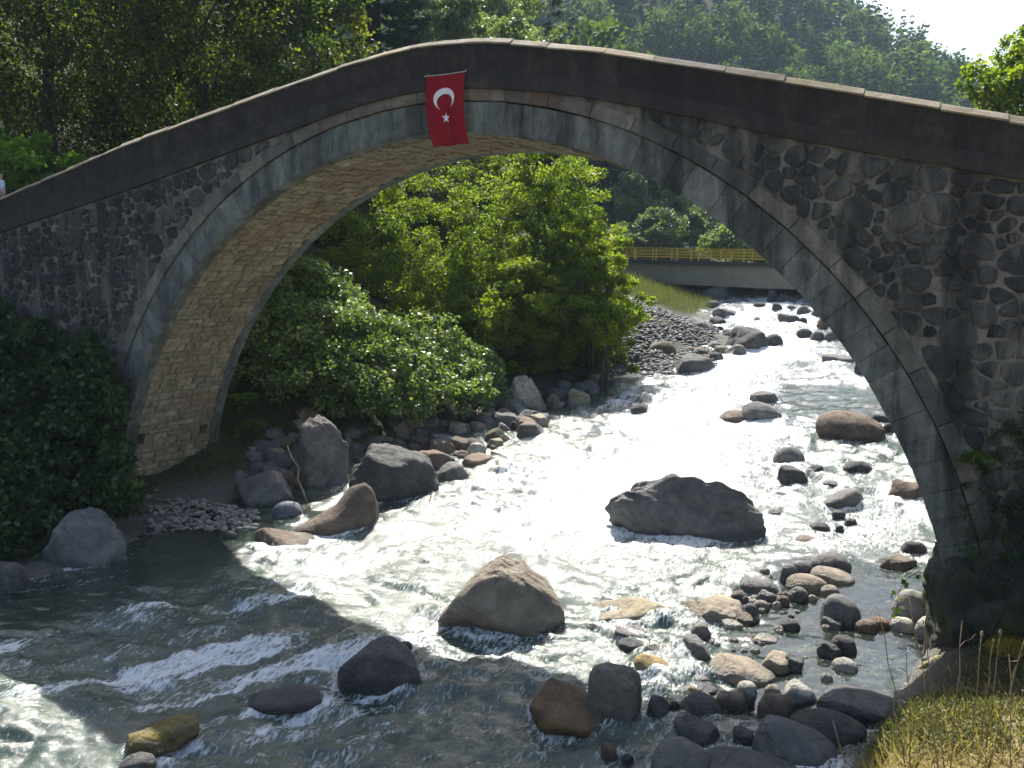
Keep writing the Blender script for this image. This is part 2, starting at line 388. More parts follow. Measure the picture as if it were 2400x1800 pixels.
M_COPING = mat_masonry('coping_stone', (0.15, 0.125, 0.09), (0.27, 0.235, 0.185), (0.40, 0.365, 0.30), 0.25, True, 3.5, rust=((0.22, 0.16, 0.06), 0.5), stain=(0.10, 0.08, 0.05))
M_SOFFIT = mat_masonry('soffit_stone', (0.17, 0.142, 0.096), (0.32, 0.278, 0.20), (0.46, 0.41, 0.31), 0.5, 0.6, 4.5, rust=((0.22, 0.14, 0.085), 0.5), stain=(0.15, 0.10, 0.05), bump=1.0)
M_SOFFIT_M = mat_masonry('soffit_mortar', (0.13, 0.105, 0.07), (0.25, 0.213, 0.15), (0.36, 0.32, 0.235), 0.4, False, 4.0, stain=(0.11, 0.075, 0.04))
M_FOUND = mat_masonry('foundation_stone', (0.035, 0.036, 0.034), (0.065, 0.065, 0.058), (0.11, 0.105, 0.09), 0.5, True, 2.5, rust=((0.05, 0.06, 0.012), 0.8))

bridge = empty('arch_bridge', (0, 0, 0))
tag(bridge, 'single-span stone arch bridge with dark humped parapet across the stream', 'bridge')

# spandrel core: mortar walls, front and back, with the arch cut out, plus the deck on top
xs = np.unique(np.concatenate([np.linspace(-30, -12.3, 30), R_H * np.sin(np.linspace(-math.pi / 2, math.pi / 2, 121)), np.linspace(12.3, 24, 20)]))
zb = np.where(np.abs(xs) < R_H, ZC + np.sqrt(np.clip(R_H ** 2 - xs ** 2, 0, None)), -2.2) - np.where(np.abs(xs) < R_H, 0.04, 0)
zb = np.where(np.abs(xs) >= R_H - 1e-6, -2.2, zb)
zt = par_bot(xs) + 0.02
zb = np.minimum(zb, zt - 0.01)
n = len(xs); V = []; F = []
for y in (-0.03, WID + 0.03):
    for i in range(n): V.append((xs[i], y, zb[i]))
    for i in range(n): V.append((xs[i], y, zt[i]))
for i in range(n - 1):
    F.append((i, i + 1, n + i + 1, n + i)); F.append((2 * n + i + 1, 2 * n + i, 3 * n + i, 3 * n + i + 1))
F.append((0, n, 3 * n, 2 * n)); F.append((n - 1, 3 * n - 1, 4 * n - 1, 2 * n - 1))
put('spandrel_wall', new_mesh('spandrel_wall', V, F), M_MORTAR, bridge)
# roadway between the parapets
m = MB(); xd = np.linspace(-30, 24, 109); zd = par_top(xd) - 0.55
V = [(x, y, z) for y in (0.2, WID - 0.2) for x, z in zip(xd, zd)]
k = len(xd); m.add(V, [(i, i + 1, k + i + 1, k + i) for i in range(k - 1)]); m.build('deck', M_MORTAR, bridge)

def strip(name, mat, x0, x1, step, prof, parent=bridge):
    """sweep a closed profile [(y, z offset from ref curve)] along the bridge"""
    xx = np.arange(x0, x1 + 1e-6, step); m = MB(); V = []; kp = len(prof)
    for x in xx:
        for (y, ref, dz) in prof: V.append((x, y, float((par_top if ref == 't' else par_bot)(x)) + dz))
    F = []
    for i in range(len(xx) - 1):
        for j in range(kp):
            j2 = (j + 1) % kp; F.append((i * kp + j, (i + 1) * kp + j, (i + 1) * kp + j2, i * kp + j2))
    F.append(tuple(range(kp))); F.append(tuple(range((len(xx) - 1) * kp, len(xx) * kp))[::-1])
    return put(name, new_mesh(name, V, F), mat, parent)
for near_side in (True, False):
    sgn = (lambda y: y) if near_side else (lambda y: WID - y)
    P_ = [(sgn(-0.09), 't', -0.10), (sgn(0.30), 't', -0.10), (sgn(0.30), 'b', 0.30), (sgn(-0.09), 'b', 0.30)]
    strip('parapet_wall', M_PARAPET, -30, 24, 0.4, P_)
    P_ = [(sgn(-0.125), 'b', 0.30), (sgn(-0.088), 'b', 0.335), (sgn(0.30), 'b', 0.31), (sgn(0.30), 'b', 0.0), (sgn(-0.125), 'b', 0.0)]
    strip('string_course', M_BAND, -30, 24, 0.4, P_)
# coping slabs with a weathered, pitched top
r2 = np.random.default_rng(11); x = -30.0
while x < 24:
    L = r2.uniform(0.85, 1.5); x1 = min(x + L, 24.2); jig = r2.uniform(-0.008, 0.012); ridge = r2.uniform(0.045, 0.075); tilt = r2.uniform(-0.01, 0.01)
    V = []; F = []
    for q, xx in enumerate(np.linspace(x + 0.006, x1 - 0.006, 4)):
        t = float(par_top(xx)) + jig + tilt * (q - 1.5)
        for y, dz in ((-0.125, -0.105), (-0.135, -0.075 + r2.uniform(-.006, .006)), (0.02, ridge - 0.02 + r2.uniform(-.007, .007)), (0.10, ridge), (0.24, ridge - 0.03), (0.34, -0.06), (0.34, -0.105)):
            V.append((xx, y, t + dz))
    for i in range(3):
        for j in range(7):
            j2 = (j + 1) % 7; F.append((i * 7 + j, (i + 1) * 7 + j, (i + 1) * 7 + j2, i * 7 + j2))
    F.append(tuple(range(7))); F.append(tuple(range(21, 28))[::-1])
    put('coping_slab', new_mesh('coping_slab', V, F), M_COPING, bridge)
    x = x1
strip('far_coping', M_COPING, -30, 24, 0.4, [(WID + 0.13, 't', -0.10), (WID - 0.34, 't', -0.10), (WID - 0.1, 't', 0.06)])

# ring of voussoirs on the near face, and the hood course over it
def wedge(r0, r1, a0, a1, y0, y1, ch=0.012):
    """a ring stone between two angles (from the crown, clockwise), front edges chamfered"""
    def p(r, a, y): return (r * math.sin(a), y, ZC + r * math.cos(a))
    da = ch / r1; V = [p(r0, a0, y1), p(r1, a0, y1), p(r1, a1, y1), p(r0, a1, y1),
         p(r0, a0, y0 + ch), p(r1, a0, y0 + ch), p(r1, a1, y0 + ch), p(r0, a1, y0 + ch),
         p(r0 + ch, a0 + da, y0), p(r1 - ch, a0 + da, y0), p(r1 - ch, a1 - da, y0), p(r0 + ch, a1 - da, y0)]
    F = [(0, 1, 2, 3)]
    for a, b in ((0, 4), (4, 8)):
        for i in range(4): F.append((a + i, b + i, b + (i + 1) % 4, a + (i + 1) % 4))
    F.append((11, 10, 9, 8)); return V, F
a = -math.radians(93)
while a < math.radians(93):
    w = r2.uniform(0.36, 0.60) / R_V
    V, F = wedge(R_IN + r2.uniform(-0.012, 0.012), R_V + r2.uniform(-0.02, 0.0), a + 0.0002, a + w - 0.0002, r2.uniform(-0.016, 0.012), 0.42, 0.007)
    put('voussoir', new_mesh('voussoir', V, F), M_VOUSS, bridge); a += w
a = -math.radians(91)
while a < math.radians(91):
    w = r2.uniform(0.7, 1.2) / R_H
    if par_bot(R_H * math.sin(a + w / 2)) > ZC + R_V * math.cos(a + w / 2) + 0.05:
        V, F = wedge(R_V + 0.015, R_H, a + 0.0005, a + w - 0.0005, -0.055 + r2.uniform(-0.012, 0.012), 0.3, 0.012)
        put('hood_stone', new_mesh('hood_stone', V, F), M_HOOD if -0.30 < a + w / 2 < 0.36 else M_HOODG, bridge)
    a += w
m = MB()
for i in range(96):
    a0 = -math.radians(92) + math.radians(184) * i / 96; a1 = a0 + math.radians(184) / 96
    m.add(*wedge(R_IN, R_V, a0, a1 - 0.0008, WID - 0.0, WID - 0.4, 0.01))
m.build('far_ring', M_VOUSS, bridge)

# the vault: mortar barrel with two putlog holes, and its coursed stones
def on_vault(T_):
    d = rayT(*T_); A = d[0] ** 2 + d[2] ** 2; ox, oz = CAM[0], CAM[2] - ZC
    B = ox * d[0] + oz * d[2]; Cc = ox * ox + oz * oz - R_IN ** 2; t = (-B + math.sqrt(B * B - A * Cc)) / A
    p = CAM + d * t; return math.atan2(p[0], p[2] - ZC), p[1]
holes = []
for T_ in ((303, 950), (440, 928)):
    a_, y_ = on_vault(T_); holes.append((a_ - 0.016, a_ + 0.016, y_ - 0.17, y_ + 0.17))
def cuts(lo, hi, step, extra):
    g = list(np.arange(lo, hi, step)) + [hi] + extra; return np.unique(np.round(g, 5))
ya = cuts(0.40, WID - 0.38, 0.18, [h for H in holes for h in H[2:]]); aa = cuts(-math.radians(94), math.radians(94), 0.022, [h for H in holes for h in H[:2]])
V = [((R_IN + 0.025) * math.sin(a), y, ZC + (R_IN + 0.025) * math.cos(a)) for a in aa for y in ya]; F = []
for i in range(len(aa) - 1):
    for j in range(len(ya) - 1):
        am, ym = (aa[i] + aa[i + 1]) / 2, (ya[j] + ya[j + 1]) / 2
        if any(H[0] < am < H[1] and H[2] < ym < H[3] for H in holes): continue
        q = len(ya); F.append((i * q + j, i * q + j + 1, (i + 1) * q + j + 1, (i + 1) * q + j))
put('vault', new_mesh('vault', V, F), M_SOFFIT_M, bridge)
for H in holes:
    V = []
    for r in (R_IN + 0.02, R_IN + 0.55):
        for a_ in H[:2]:
            for y in H[2:]: V.append((r * math.sin(a_), y, ZC + r * math.cos(a_)))
    put('putlog_hole', new_mesh('putlog_hole', V, [(0, 1, 5, 4), (2, 6, 7, 3), (0, 4, 6, 2), (1, 3, 7, 5), (4, 5, 7, 6)]), M_SOFFIT_M, bridge)
stones = []
a = -math.radians(92)
while a < math.radians(92):
    hh = r2.uniform(0.14, 0.27) / R_IN; y = 0.43 - r2.uniform(0, 0.01)
    while y < WID - 0.42:
        L = r2.uniform(0.22, 0.58); y1 = min(y + L, WID - 0.40)
        if WID - 0.40 - y1 < 0.16: y1 = WID - 0.40
        mid = (a + hh / 2, (y + y1) / 2)
        if not any(H[0] - 0.012 < mid[0] < H[1] + 0.012 and H[2] - 0.2 < mid[1] < H[3] + 0.2 for H in holes):
            g = r2.uniform(0.004, 0.014); d = r2.uniform(-0.005, 0.05)
            j = lambda s: r2.uniform(-s, s)
            V = []
            cs = [(a + g / R_IN, y + g), (a + g / R_IN, y1 - g), (a + hh - g / R_IN, y1 - g), (a + hh - g / R_IN, y + g)]
            cs = [(p[0] + j(0.03) / R_IN, p[1] + j(0.04)) for p in cs]
            am, ym = mid
            for rr, sc in ((R_IN + 0.03, 1.0), (R_IN + 0.012 - d, 0.93)):
                for p in cs:
                    ap, yp = am + (p[0] - am) * sc, ym + (p[1] - ym) * sc; r_ = rr + (j(0.012) if sc < 1 else 0)
                    V.append((r_ * math.sin(ap), yp, ZC + r_ * math.cos(ap)))
            r_ = R_IN - d - r2.uniform(0, 0.022)
            V.append((r_ * math.sin(am), ym, ZC + r_ * math.cos(am)))
            F = [(i, (i + 1) % 4, 4 + (i + 1) % 4, 4 + i) for i in range(4)] + [(4 + i, 4 + (i + 1) % 4, 8) for i in range(4)]
            c3 = np.array(V[8]); dist = np.linalg.norm(c3 - CAM); nrm = np.array([-math.sin(am), 0, -math.cos(am)])
            seen = max(0.0, float(nrm @ (CAM - c3)) / dist) * hh * R_IN * (y1 - y) / dist ** 2 * (am < 0.25)
            stones.append((seen, V, F))
        y = y1
    a += hh
stones.sort(key=lambda s: -s[0])
for s in stones[:300]: put('soffit_stone', new_mesh('soffit_stone', s[1], s[2]), M_SOFFIT, bridge)
m = MB()
for s in stones[300:]: m.add(s[1], s[2])
rest = m.build('soffit_stones', M_SOFFIT, bridge); rest['kind'] = 'stuff'

# rubble stones of the spandrels: one mesh each, cells between neighbours, set in the mortar
def clip_poly(poly, p, nrm):
    out = []
    for i in range(len(poly)):
        A_, B_ = poly[i], poly[(i + 1) % len(poly)]; da, db = (A_ - p) @ nrm, (B_ - p) @ nrm
        if da <= 0: out.append(A_)
        if (da < 0 < db) or (db < 0 < da): out.append(A_ + (B_ - A_) * da / (da - db))
    return out
def top_z(x): return float(par_bot(x)) - 0.03
sites = []
for x0, x1, zlo in ((3.2, 13.6, -0.3), (-18.5, -2.6, 1.2)):
    for _ in range(11000):
        x = r2.uniform(x0, x1); z = r2.uniform(zlo, 11.2)
        rad = math.hypot(x, z - ZC) - R_H; up = top_z(x) - z
        if rad < 0.10 or up < 0.09: continue
        base = 0.345 if x > 0 else (0.33 if x > -12.5 else 0.27)
        s = base * r2.choice([0.5, 0.75, 1.0, 1.45], p=[0.27, 0.3, 0.28, 0.15])
        s = min(s, 0.16 + 1.6 * min(rad, up))
        if all((x - q[0]) ** 2 + (z - q[1]) ** 2 * 1.35 > (0.53 * (s + q[2])) ** 2 for q in sites): sites.append((x, z, s))
sites = sites[:]
SP = np.array([[s[0], s[1]] for s in sites]); SS = np.array([s[2] for s in sites])
cells = []
for i in range(len(SP)):
    p = SP[i]; s = SS[i]; poly = [p + np.array(q) * 0.62 * s * 1.45 for q in ((-1, -.8), (1, -.8), (1, .8), (-1, .8))]
    dd = np.linalg.norm(SP - p, axis=1)
    for k_ in np.where((dd > 0) & (dd < 1.8))[0]:
        w = SS[i] / (SS[i] + SS[k_]); nrm = (SP[k_] - p) / dd[k_]; poly = clip_poly(poly, p + (SP[k_] - p) * w, nrm)
        if len(poly) < 3: break
    if len(poly) < 3: continue
    a_ = math.atan2(p[0], p[1] - ZC); nrm = np.array([-math.sin(a_), -math.cos(a_)]); poly = clip_poly(poly, np.array([0, ZC]) - nrm * (R_H + 0.03), nrm)
    if len(poly) < 3: continue
    sl = (top_z(p[0] + 0.2) - top_z(p[0] - 0.2)) / 0.4; nrm = np.array([-sl, 1.0]); nrm /= np.linalg.norm(nrm); poly = clip_poly(poly, np.array([p[0], top_z(p[0])]), nrm)
    if len(poly) < 3: continue
    poly = np.array(poly); cen = poly.mean(0); q = []
    gap = r2.uniform(-0.008, 0.026) if p[0] > -12.5 else r2.uniform(-0.006, 0.02)
    q = poly
    for cut in (0.30, 0.26):
        q = np.array([w_ for k_ in range(len(q)) for w_ in (q[k_] * (1 - cut) + q[(k_ + 1) % len(q)] * cut, q[k_] * cut + q[(k_ + 1) % len(q)] * (1 - cut))])
    if len(q) > 14: q = q[::2]
    q = q * 1.0; ext = np.linalg.norm(q - cen, axis=1); q = cen + (q - cen) * np.clip((ext - gap) / ext, 0.3, 1)[:, None]
    q += r2.normal(0, 0.011, q.shape)
    size = np.ptp(q[:, 0]) * np.ptp(q[:, 1])
    if size < 0.008: continue
    cells.append((size / max(1.0, np.linalg.norm([cen[0] - CAM[0], CAM[1]])) ** 2, q, cen))
cells.sort(key=lambda c_: -c_[0])
def rubble(q, cen):
    h = r2.uniform(0.02, 0.065); k_ = len(q); V = [(p[0], -0.01, p[1]) for p in q]
    V += [(p[0], -0.03 - h * 0.6 + r2.uniform(-.006, .006), p[1]) for p in cen + (q - cen) * 0.95]
    V += [(p[0], -0.03 - h + r2.uniform(-.01, .01), p[1]) for p in cen + (q - cen) * 0.70] + [(cen[0], -0.03 - h * r2.uniform(0.9, 1.2), cen[1])]
    F = []
    for b in (0, k_):
        F += [(b + i, b + (i + 1) % k_, b + k_ + (i + 1) % k_, b + k_ + i) for i in range(k_)]
    F += [(2 * k_ + i, 2 * k_ + (i + 1) % k_, 3 * k_) for i in range(k_)]
    return V, F
for _, q, cen in cells[:300]:
    V, F = rubble(q, cen); put('rubble_stone', new_mesh('rubble_stone', V, F), M_RUBBLE, bridge)
m = MB()
for _, q, cen in cells[300:]: m.add(*rubble(q, cen))
if m.V:
    rest = m.build('rubble_stones', M_RUBBLE, bridge); rest['kind'] = 'stuff'

# rough footings of both piers
def footing(cx, cy_, sx, sy, z0, z1, seed):
    bm = bmesh.new(); bmesh.ops.create_icosphere(bm, subdivisions=6, radius=1.0)
    Vv = np.array([v_.co[:] for v_ in bm.verts]); Ff = [[v_.index for v_ in f.verts] for f in bm.faces]; bm.free()
    r_ = (np.abs(Vv) ** 7).sum(1) ** (-1 / 7.0); Vv = Vv * r_[:, None]
    Vv *= np.array([sx, sy, (z1 - z0) / 2]); nz = fbm(Vv * 0.9 + seed, 5, seed)
    cell = np.floor((Vv[:, 2] + 0.3 * nz) / 0.42); Vv *= (1 + 0.16 * nz + 0.05 * fbm(Vv * 3.1, 4, seed + 4, ridged=True) + 0.02 * hash3(cell, np.floor(Vv[:, 1] / 0.7 + cell * 0.5), np.floor(Vv[:, 0] / 0.7), seed))[:, None]
    Vv += np.array([cx, cy_, (z0 + z1) / 2]); put('footing', new_mesh('footing', Vv, Ff, smooth=True), M_FOUND, bridge)
footing(12.9, 1.9, 2.1, 2.5, -1.0, 2.0, 3)
footing(-13.2, 1.9, 2.1, 2.2, -1.0, 0.9, 8)

# ------------------------------------------------------------------ the flag on the parapet
def mat_plain(name, col, rough=0.8, spec=0.2, var=0.12, scale=8.0, trans=0.0):
    T = NT(name); n = T.noise(T.coord('Object'), scale, 4, 0.6)
    c = T.mix(1.0, col, T.ramp(n, [(0.3, 1 - var), (0.7, 1 + var)]), 'MULTIPLY')
    s = T.bsdf(c, rough, spec)
    if trans:
        tr = T.n('BsdfTranslucent'); T.l(c, tr.inputs[0]); mx = T.n('MixShader'); mx.inputs[0].default_value = trans
        T.l(s, mx.inputs[1]); T.l(tr.outputs[0], mx.inputs[2]); s = mx.outputs[0]
    return T.done(s)
M_RED = mat_plain('flag_red_cloth', (0.27, 0.012, 0.02), 0.8, 0.15, 0.10, 14, 0.1)
M_WHITE = mat_plain('flag_white_print', (0.72, 0.70, 0.70), 0.8, 0.15, 0.04, 14)
M_ROD = mat_plain('rod_wood', (0.45, 0.42, 0.38), 0.6)
fl = empty('flag', (-0.03, -0.17, 11.47))
tag(fl, 'red flag with white crescent and star hanging from the bridge parapet', 'flag')
FW, FH = 1.0, 1.56
def flag_pt(u, v_, off=0.0):
    u = np.asarray(u, float); v_ = np.asarray(v_, float)
    sh = np.where(v_ > 0.45, ((np.clip(v_, 0.45, 1) - 0.45) / 0.55) ** 1.6, 0) * (0.20 - 0.07 * u) + 0.03 * v_
    x = u * FW * (1 - 0.035 * v_) + sh
    y = -0.03 - 0.06 * v_ - 0.04 * np.sin(u * 7 + v_ * 3.0) * (0.25 + v_) - 0.02 * np.sin(u * 11 - v_ * 2.2) * (0.3 + 0.7 * v_) - 0.03 * np.sin(u * 2.2 + 0.6) * v_ - 0.018 * np.sin(u * 15 - v_ * 4) * v_ - off
    z = -v_ * FH + 0.012 * np.sin(u * 9) * v_ - 0.014 * np.sin(u * math.pi) * (1 - v_)
    return np.stack([x, y, z], -1)
U, Vv = np.meshgrid(np.linspace(0, 1, 25), np.linspace(0, 1, 37)); pf = flag_pt(U, Vv, 0.002).reshape(-1, 3); pb = flag_pt(U, Vv, -0.002).reshape(-1, 3)
ii = np.arange(25 * 37).reshape(37, 25); N0 = 25 * 37
F = [(ii[i, j], ii[i + 1, j], ii[i + 1, j + 1], ii[i, j + 1]) for i in range(36) for j in range(24)]
F += [tuple(N0 + k for k in f[::-1]) for f in F]
loop = list(ii[0, :]) + list(ii[1:, -1]) + list(ii[-1, -2::-1]) + list(ii[-2:0:-1, 0])
F += [(loop[k], loop[(k + 1) % len(loop)], N0 + loop[(k + 1) % len(loop)], N0 + loop[k]) for k in range(len(loop))]
put('cloth', new_mesh('cloth', np.vstack([pf, pb]), [tuple(int(q) for q in f) for f in F], smooth=True), M_RED, fl)
def fuv(px, py): return (px - 402.0) / 728.0, (py - 262.0) / 1215.0         # from the close view of the flag
oc, orad, ic, irad = (757, 668), 193, (763, 724), 146
dx, dy = ic[0] - oc[0], ic[1] - oc[1]; dd = math.hypot(dx, dy)
al = math.acos((dd * dd + orad ** 2 - irad ** 2) / (2 * dd * orad)); be = math.pi - math.acos((dd * dd + irad ** 2 - orad ** 2) / (2 * dd * irad)); ax = math.atan2(dy, dx)
n = 48; V = []
for k in range(n + 1):
    t = k / n; A_ = ax + al + (2 * math.pi - 2 * al) * t; B_ = ax + be + (2 * math.pi - 2 * be) * t
    for (cx, cy_), r_, w in ((oc, orad, A_), (ic, irad, B_)):
        V.append(flag_pt(*fuv(cx + r_ * math.cos(w), cy_ + r_ * math.sin(w)), 0.0055))
put('crescent', new_mesh('crescent', V, [(2 * k, 2 * k + 1, 2 * k + 3, 2 * k + 2) for k in range(n)]), M_WHITE, fl)
V = [flag_pt(*fuv(765, 988), 0.0055)]
for k in range(10):
    r_ = 88 if k % 2 == 0 else 35; w = -math.pi / 2 + 0.08 + k * math.pi / 5; V.append(flag_pt(*fuv(765 + r_ * math.cos(w), 988 + r_ * 1.1 * math.sin(w)), 0.0055))
put('star', new_mesh('star', V, [(0, 1 + k, 1 + (k + 1) % 10) for k in range(10)]), M_WHITE, fl)
MB().add(*tube([(-0.04, -0.03, 0.012), (0.5, -0.03, 0.0), (1.04, -0.03, 0.016)], [0.011] * 3, 8)).build('rod', M_ROD, fl)
for s in (0.0, 1.0):
    MB().add(*tube([(s, -0.03, 0.01), (s, 0.03, 0.05), (s, 0.09, 0.10)], [0.005] * 3, 5)).build('hook', M_ROD, fl)

# ------------------------------------------------------------------ boulders and cobbles
ZONE = {'A': (1200, 600, 2.4578), 'B': (1300, 1200, 2.765), 'C': (700, 1200, 2.765), 'D': (1900, 1300, 3.318), 'E': (1900, 800, 1.659),
        'G': (500, 900, 3.6867), 'H': (600, 500, 2.765), 'L': (0, 1150, 2.4578)}
ICO = {}
def ico(s):
    if s not in ICO:
        bm = bmesh.new(); bmesh.ops.create_icosphere(bm, subdivisions=s, radius=1.0)
        ICO[s] = (np.array([v_.co[:] for v_ in bm.verts]), np.array([[v_.index for v_ in f.verts] for f in bm.faces])); bm.free()
    return ICO[s]
FOOT = []                                              # waterline footprints: centre, right, forward, half axes
def rock_shape(shape, sub, seed):
    D, F = ico(sub); r_ = np.random.default_rng(seed); off = r_.uniform(-50, 50, 3)
    if shape == 'round':
        p = r_.uniform(2.0, 2.6); r = (np.abs(D) ** p).sum(1) ** (-1 / p); r = r * (1 + 0.11 * fbm(D * 1.3 + off, 2, seed) + 0.018 * fbm(D * 5 + off, 3, seed))
    elif shape == 'block':
        Dr = D @ np.array([[.97, .2, .1], [-.2, .97, .06], [-.1, -.06, .99]]); r = (np.abs(Dr) ** 4.5).sum(1) ** (-1 / 4.5); r = r * (1 + 0.10 * fbm(D * 1.5 + off, 3, seed) + 0.05 * fbm(D * 3.5 + off, 4, seed, ridged=True) + 0.02 * fbm(D * 9 + off, 3, seed))
    else:
        k = {'angular': 34, 'craggy': 20, 'slab': 30}[shape]; npl = {'angular': 15, 'craggy': 16, 'slab': 13}[shape]
        N = r_.normal(size=(npl, 3)); N /= np.linalg.norm(N, axis=1)[:, None]; N[0] = (0.12, -0.1, 1.0); dist = r_.uniform(0.72, 1.0, npl)
        if shape == 'slab': dist[0] = 0.55; N[1] = (-.15, .1, -1)
        A = np.clip(D @ N.T, 0.0, None) / dist; r = ((A ** k).sum(1) + 1e-4) ** (-1.0 / k); r = np.minimum(r, 1.5)
        big = {'angular': 0.05, 'craggy': 0.16, 'slab': 0.05}[shape]
        r = r * (1 + big * fbm(D * 1.7 + off, 3, seed) + (0.045 if shape == 'craggy' else 0.03) * fbm(D * 3.7 + off, 4, seed + 3, ridged=True) + 0.03 * fbm(D * 9 + off, 3, seed + 5) + (0.014 * fbm(D * 22 + off, 3, seed + 9) if sub >= 5 else 0))
    V = D * r[:, None]
    for ax_ in (0, 1):
        lo, hi = V[:, ax_].min(), V[:, ax_].max(); V[:, ax_] = (V[:, ax_] - lo) / (hi - lo) * 2 - 1
    V[:, 2] = np.where(V[:, 2] > 0, V[:, 2] / V[:, 2].max(), V[:, 2] / -V[:, 2].min() * 0.6)
    return V, F
SEED = [100]
def at_ground(d):
    t = np.arange(14.0, 70.0, 0.08); P = CAM + d * t[:, None]; below = P[:, 2] <= np.maximum(ground_height(P[:, 0], P[:, 1]), zw(P[:, 1]))
    k = int(np.argmax(below)); return P[k], float(t[k])
def rock(zone, x0, y0, x1, y1, shape, colour, label, group=None, fy=None, prof=None, b=0.8, moss=0.0, dd=0.0, wet=True, lean=0.0):
    SEED[0] += 1; seed = SEED[0]
    ox, oy, sc = ZONE[zone]; X0, X1, Y0, Y1 = ox + x0 / sc, ox + x1 / sc, oy + y0 / sc, oy + y1 / sc
    xm = (X0 + X1) / 2; p, t = at_water(ray(xm, Y1 if fy is None else oy + fy / sc))
    if fy is not None: p, t = at_ground(ray(xm, Y1))
    a = (X1 - X0) * t / FPX / 2; ph = (Y1 - Y0) * t / FPX
    hv = p - CAM; e = math.atan2(-hv[2], math.hypot(hv[0], hv[1])); fwd = np.array([hv[0], hv[1], 0]); fwd /= np.linalg.norm(fwd); right = np.array([fwd[1], -fwd[0], 0])
    bb = b * a; se = math.sin(e)
    if bb * se * 2 > ph * 0.85: bb = 0.425 * ph / max(se, 0.05)
    top = ph - bb * se
    if shape == 'block': c = (ph - 2 * bb * se) / math.cos(e)
    else: c = math.sqrt(max(top * top - (bb * se) ** 2, (0.35 * top) ** 2)) / math.cos(e)
    if fy is not None: a *= 1.12; c = min(c, 0.95 * a)
    w = (X1 - X0) * 0.4267
    sub = 6 if w > 110 else 5 if w > 50 else 4 if w > 22 else 3
    V, F = rock_shape(shape, sub, seed)
    if prof is not None:
        uu = (V[:, 0] + 1) / 2; hgt = np.interp(uu, np.linspace(0, 1, len(prof)), prof); nb_ = 14; raw = np.array([V[np.abs(uu - (k + .5) / nb_) < 0.8 / nb_, 2].max() for k in range(nb_)])
        raw = np.interp(uu, (np.arange(nb_) + .5) / nb_, raw); V[:, 2] = np.where(V[:, 2] > 0, V[:, 2] * np.clip(hgt / np.maximum(raw, 0.12), 0.15, 3.0), V[:, 2]); V[:, 2] = np.where(V[:, 2] > 0, V[:, 2] / V[:, 2].max(), V[:, 2])
    V[:, 0] += lean * V[:, 2] * (V[:, 2] > 0)
    cen = p + fwd * bb * 0.95
    W = cen + V[:, :1] * a * right + V[:, 1:2] * bb * fwd + V[:, 2:] * np.array([0, 0, 1.0]) * c
    me = new_mesh('boulder', W - cen, quads=F, smooth=True)
    hz = W[:, 2] - zw(W[:, 1]); nz = vnoise(W * 2.5, seed)
    add_attr(me, 'wet', np.clip(1.2 - (hz - 0.07 - 0.09 * nz) / 0.14, 0, 1) if wet else np.zeros(len(W)))
    add_attr(me, 'moss', moss * sstep(-0.2, 0.5, V[:, 2] + 0.5 * nz) * np.ones(len(W)))
    small = 2 * a < 0.55; kind = 'cobble' if small else 'boulder'
    o = put(kind, me, ROCK[colour], None, cen); tag(o, label, kind, group)
    if wet and fy is None: FOOT.append((cen[0], cen[1], right, fwd, a, bb))
    return o

# in the stream, from the old bridge outwards
rock('A', 500, 1240, 1490, 1625, 'craggy', 'grey', 'largest craggy grey boulder standing in the middle of the bright rapids', prof=[.55, .78, .82, 1, .97, .88, .7, .45], b=0.42)
rock('C', 890, 265, 1735, 790, 'angular', 'beige', 'big pointed boulder with sunlit tan left face in midstream', prof=[.2, .55, .85, 1, .9, .65, .35], b=0.75)
rock('C', 245, 790, 830, 1160, 'angular', 'dark', 'shaded dark boulder poking from the current below the tan pointed boulder', prof=[.5, .8, 1, .95, .7, .4])
rock('C', 640, 835, 745, 900, 'round', 'dark', 'small dark stone just behind the shaded midstream boulder')
rock('C', 1480, 1060, 2000, 1480, 'slab', 'rusty', 'wedge-shaped boulder with rusty orange top lying in foreground water', prof=[.9, 1, .8, .5, .3], b=1.5)
rock('L', 1435, 1120, 1930, 1270, 'round', 'dark', 'low dark boulder washed by foam left of the shaded boulder')
rock('L', 730, 1315, 1150, 1515, 'craggy', 'brown', 'half-drowned boulder with yellow moss in the sunlit lower left water', moss=1.0)
rock('L', 690, 1515, 900, 1640, 'round', 'dark', 'dark rock cut by the bottom edge beneath the mossy yellow boulder')
rock('A', 1750, 885, 2140, 1062, 'round', 'brown', 'broad flat-topped brown boulder in rapids beside the right pier', prof=[.75, 1, 1, .9, .8, .6])
rock('A', 1360, 775, 1545, 850, 'angular', 'grey', 'hindmost grey block of the three rocks in upper midstream')
rock('A', 1320, 835, 1560, 958, 'round', 'grey', 'rounded grey boulder, largest of the three rocks in upper midstream', prof=[.8, 1, 1, .9, .7, .4])
rock('A', 1190, 885, 1400, 952, 'round', 'brown', 'flat low stone leaning against the rounded grey upper midstream boulder')
rock('A', 1500, 1095, 1690, 1212, 'round', 'grey', 'rounded grey boulder standing in rapids behind the smaller wet black one')
rock('A', 1520, 1205, 1700, 1318, 'angular', 'dark', 'wet black angular rock in rapids in front of a rounded grey one')
rock('A', 1700, 1205, 1790, 1262, 'angular', 'dark', 'small wet rock touching the black angular rock in the rapids')
rock('A', 1780, 1325, 2020, 1452, 'round', 'grey', 'smooth egg-shaped grey boulder tapering to the left in the rapids', prof=[.15, .4, .65, .9, 1, .7])
rock('A', 1910, 1175, 2075, 1248, 'round', 'dark', 'low dark rock awash between the egg-shaped boulder and the pier')
rock('A', 680, 850, 780, 906, 'round', 'dark', 'lone small dark rock in bright water left of midstream')
rock('A', 25, 955, 205, 1052, 'angular', 'pink', 'wet pinkish rock at the shore edge of the left bank stones')
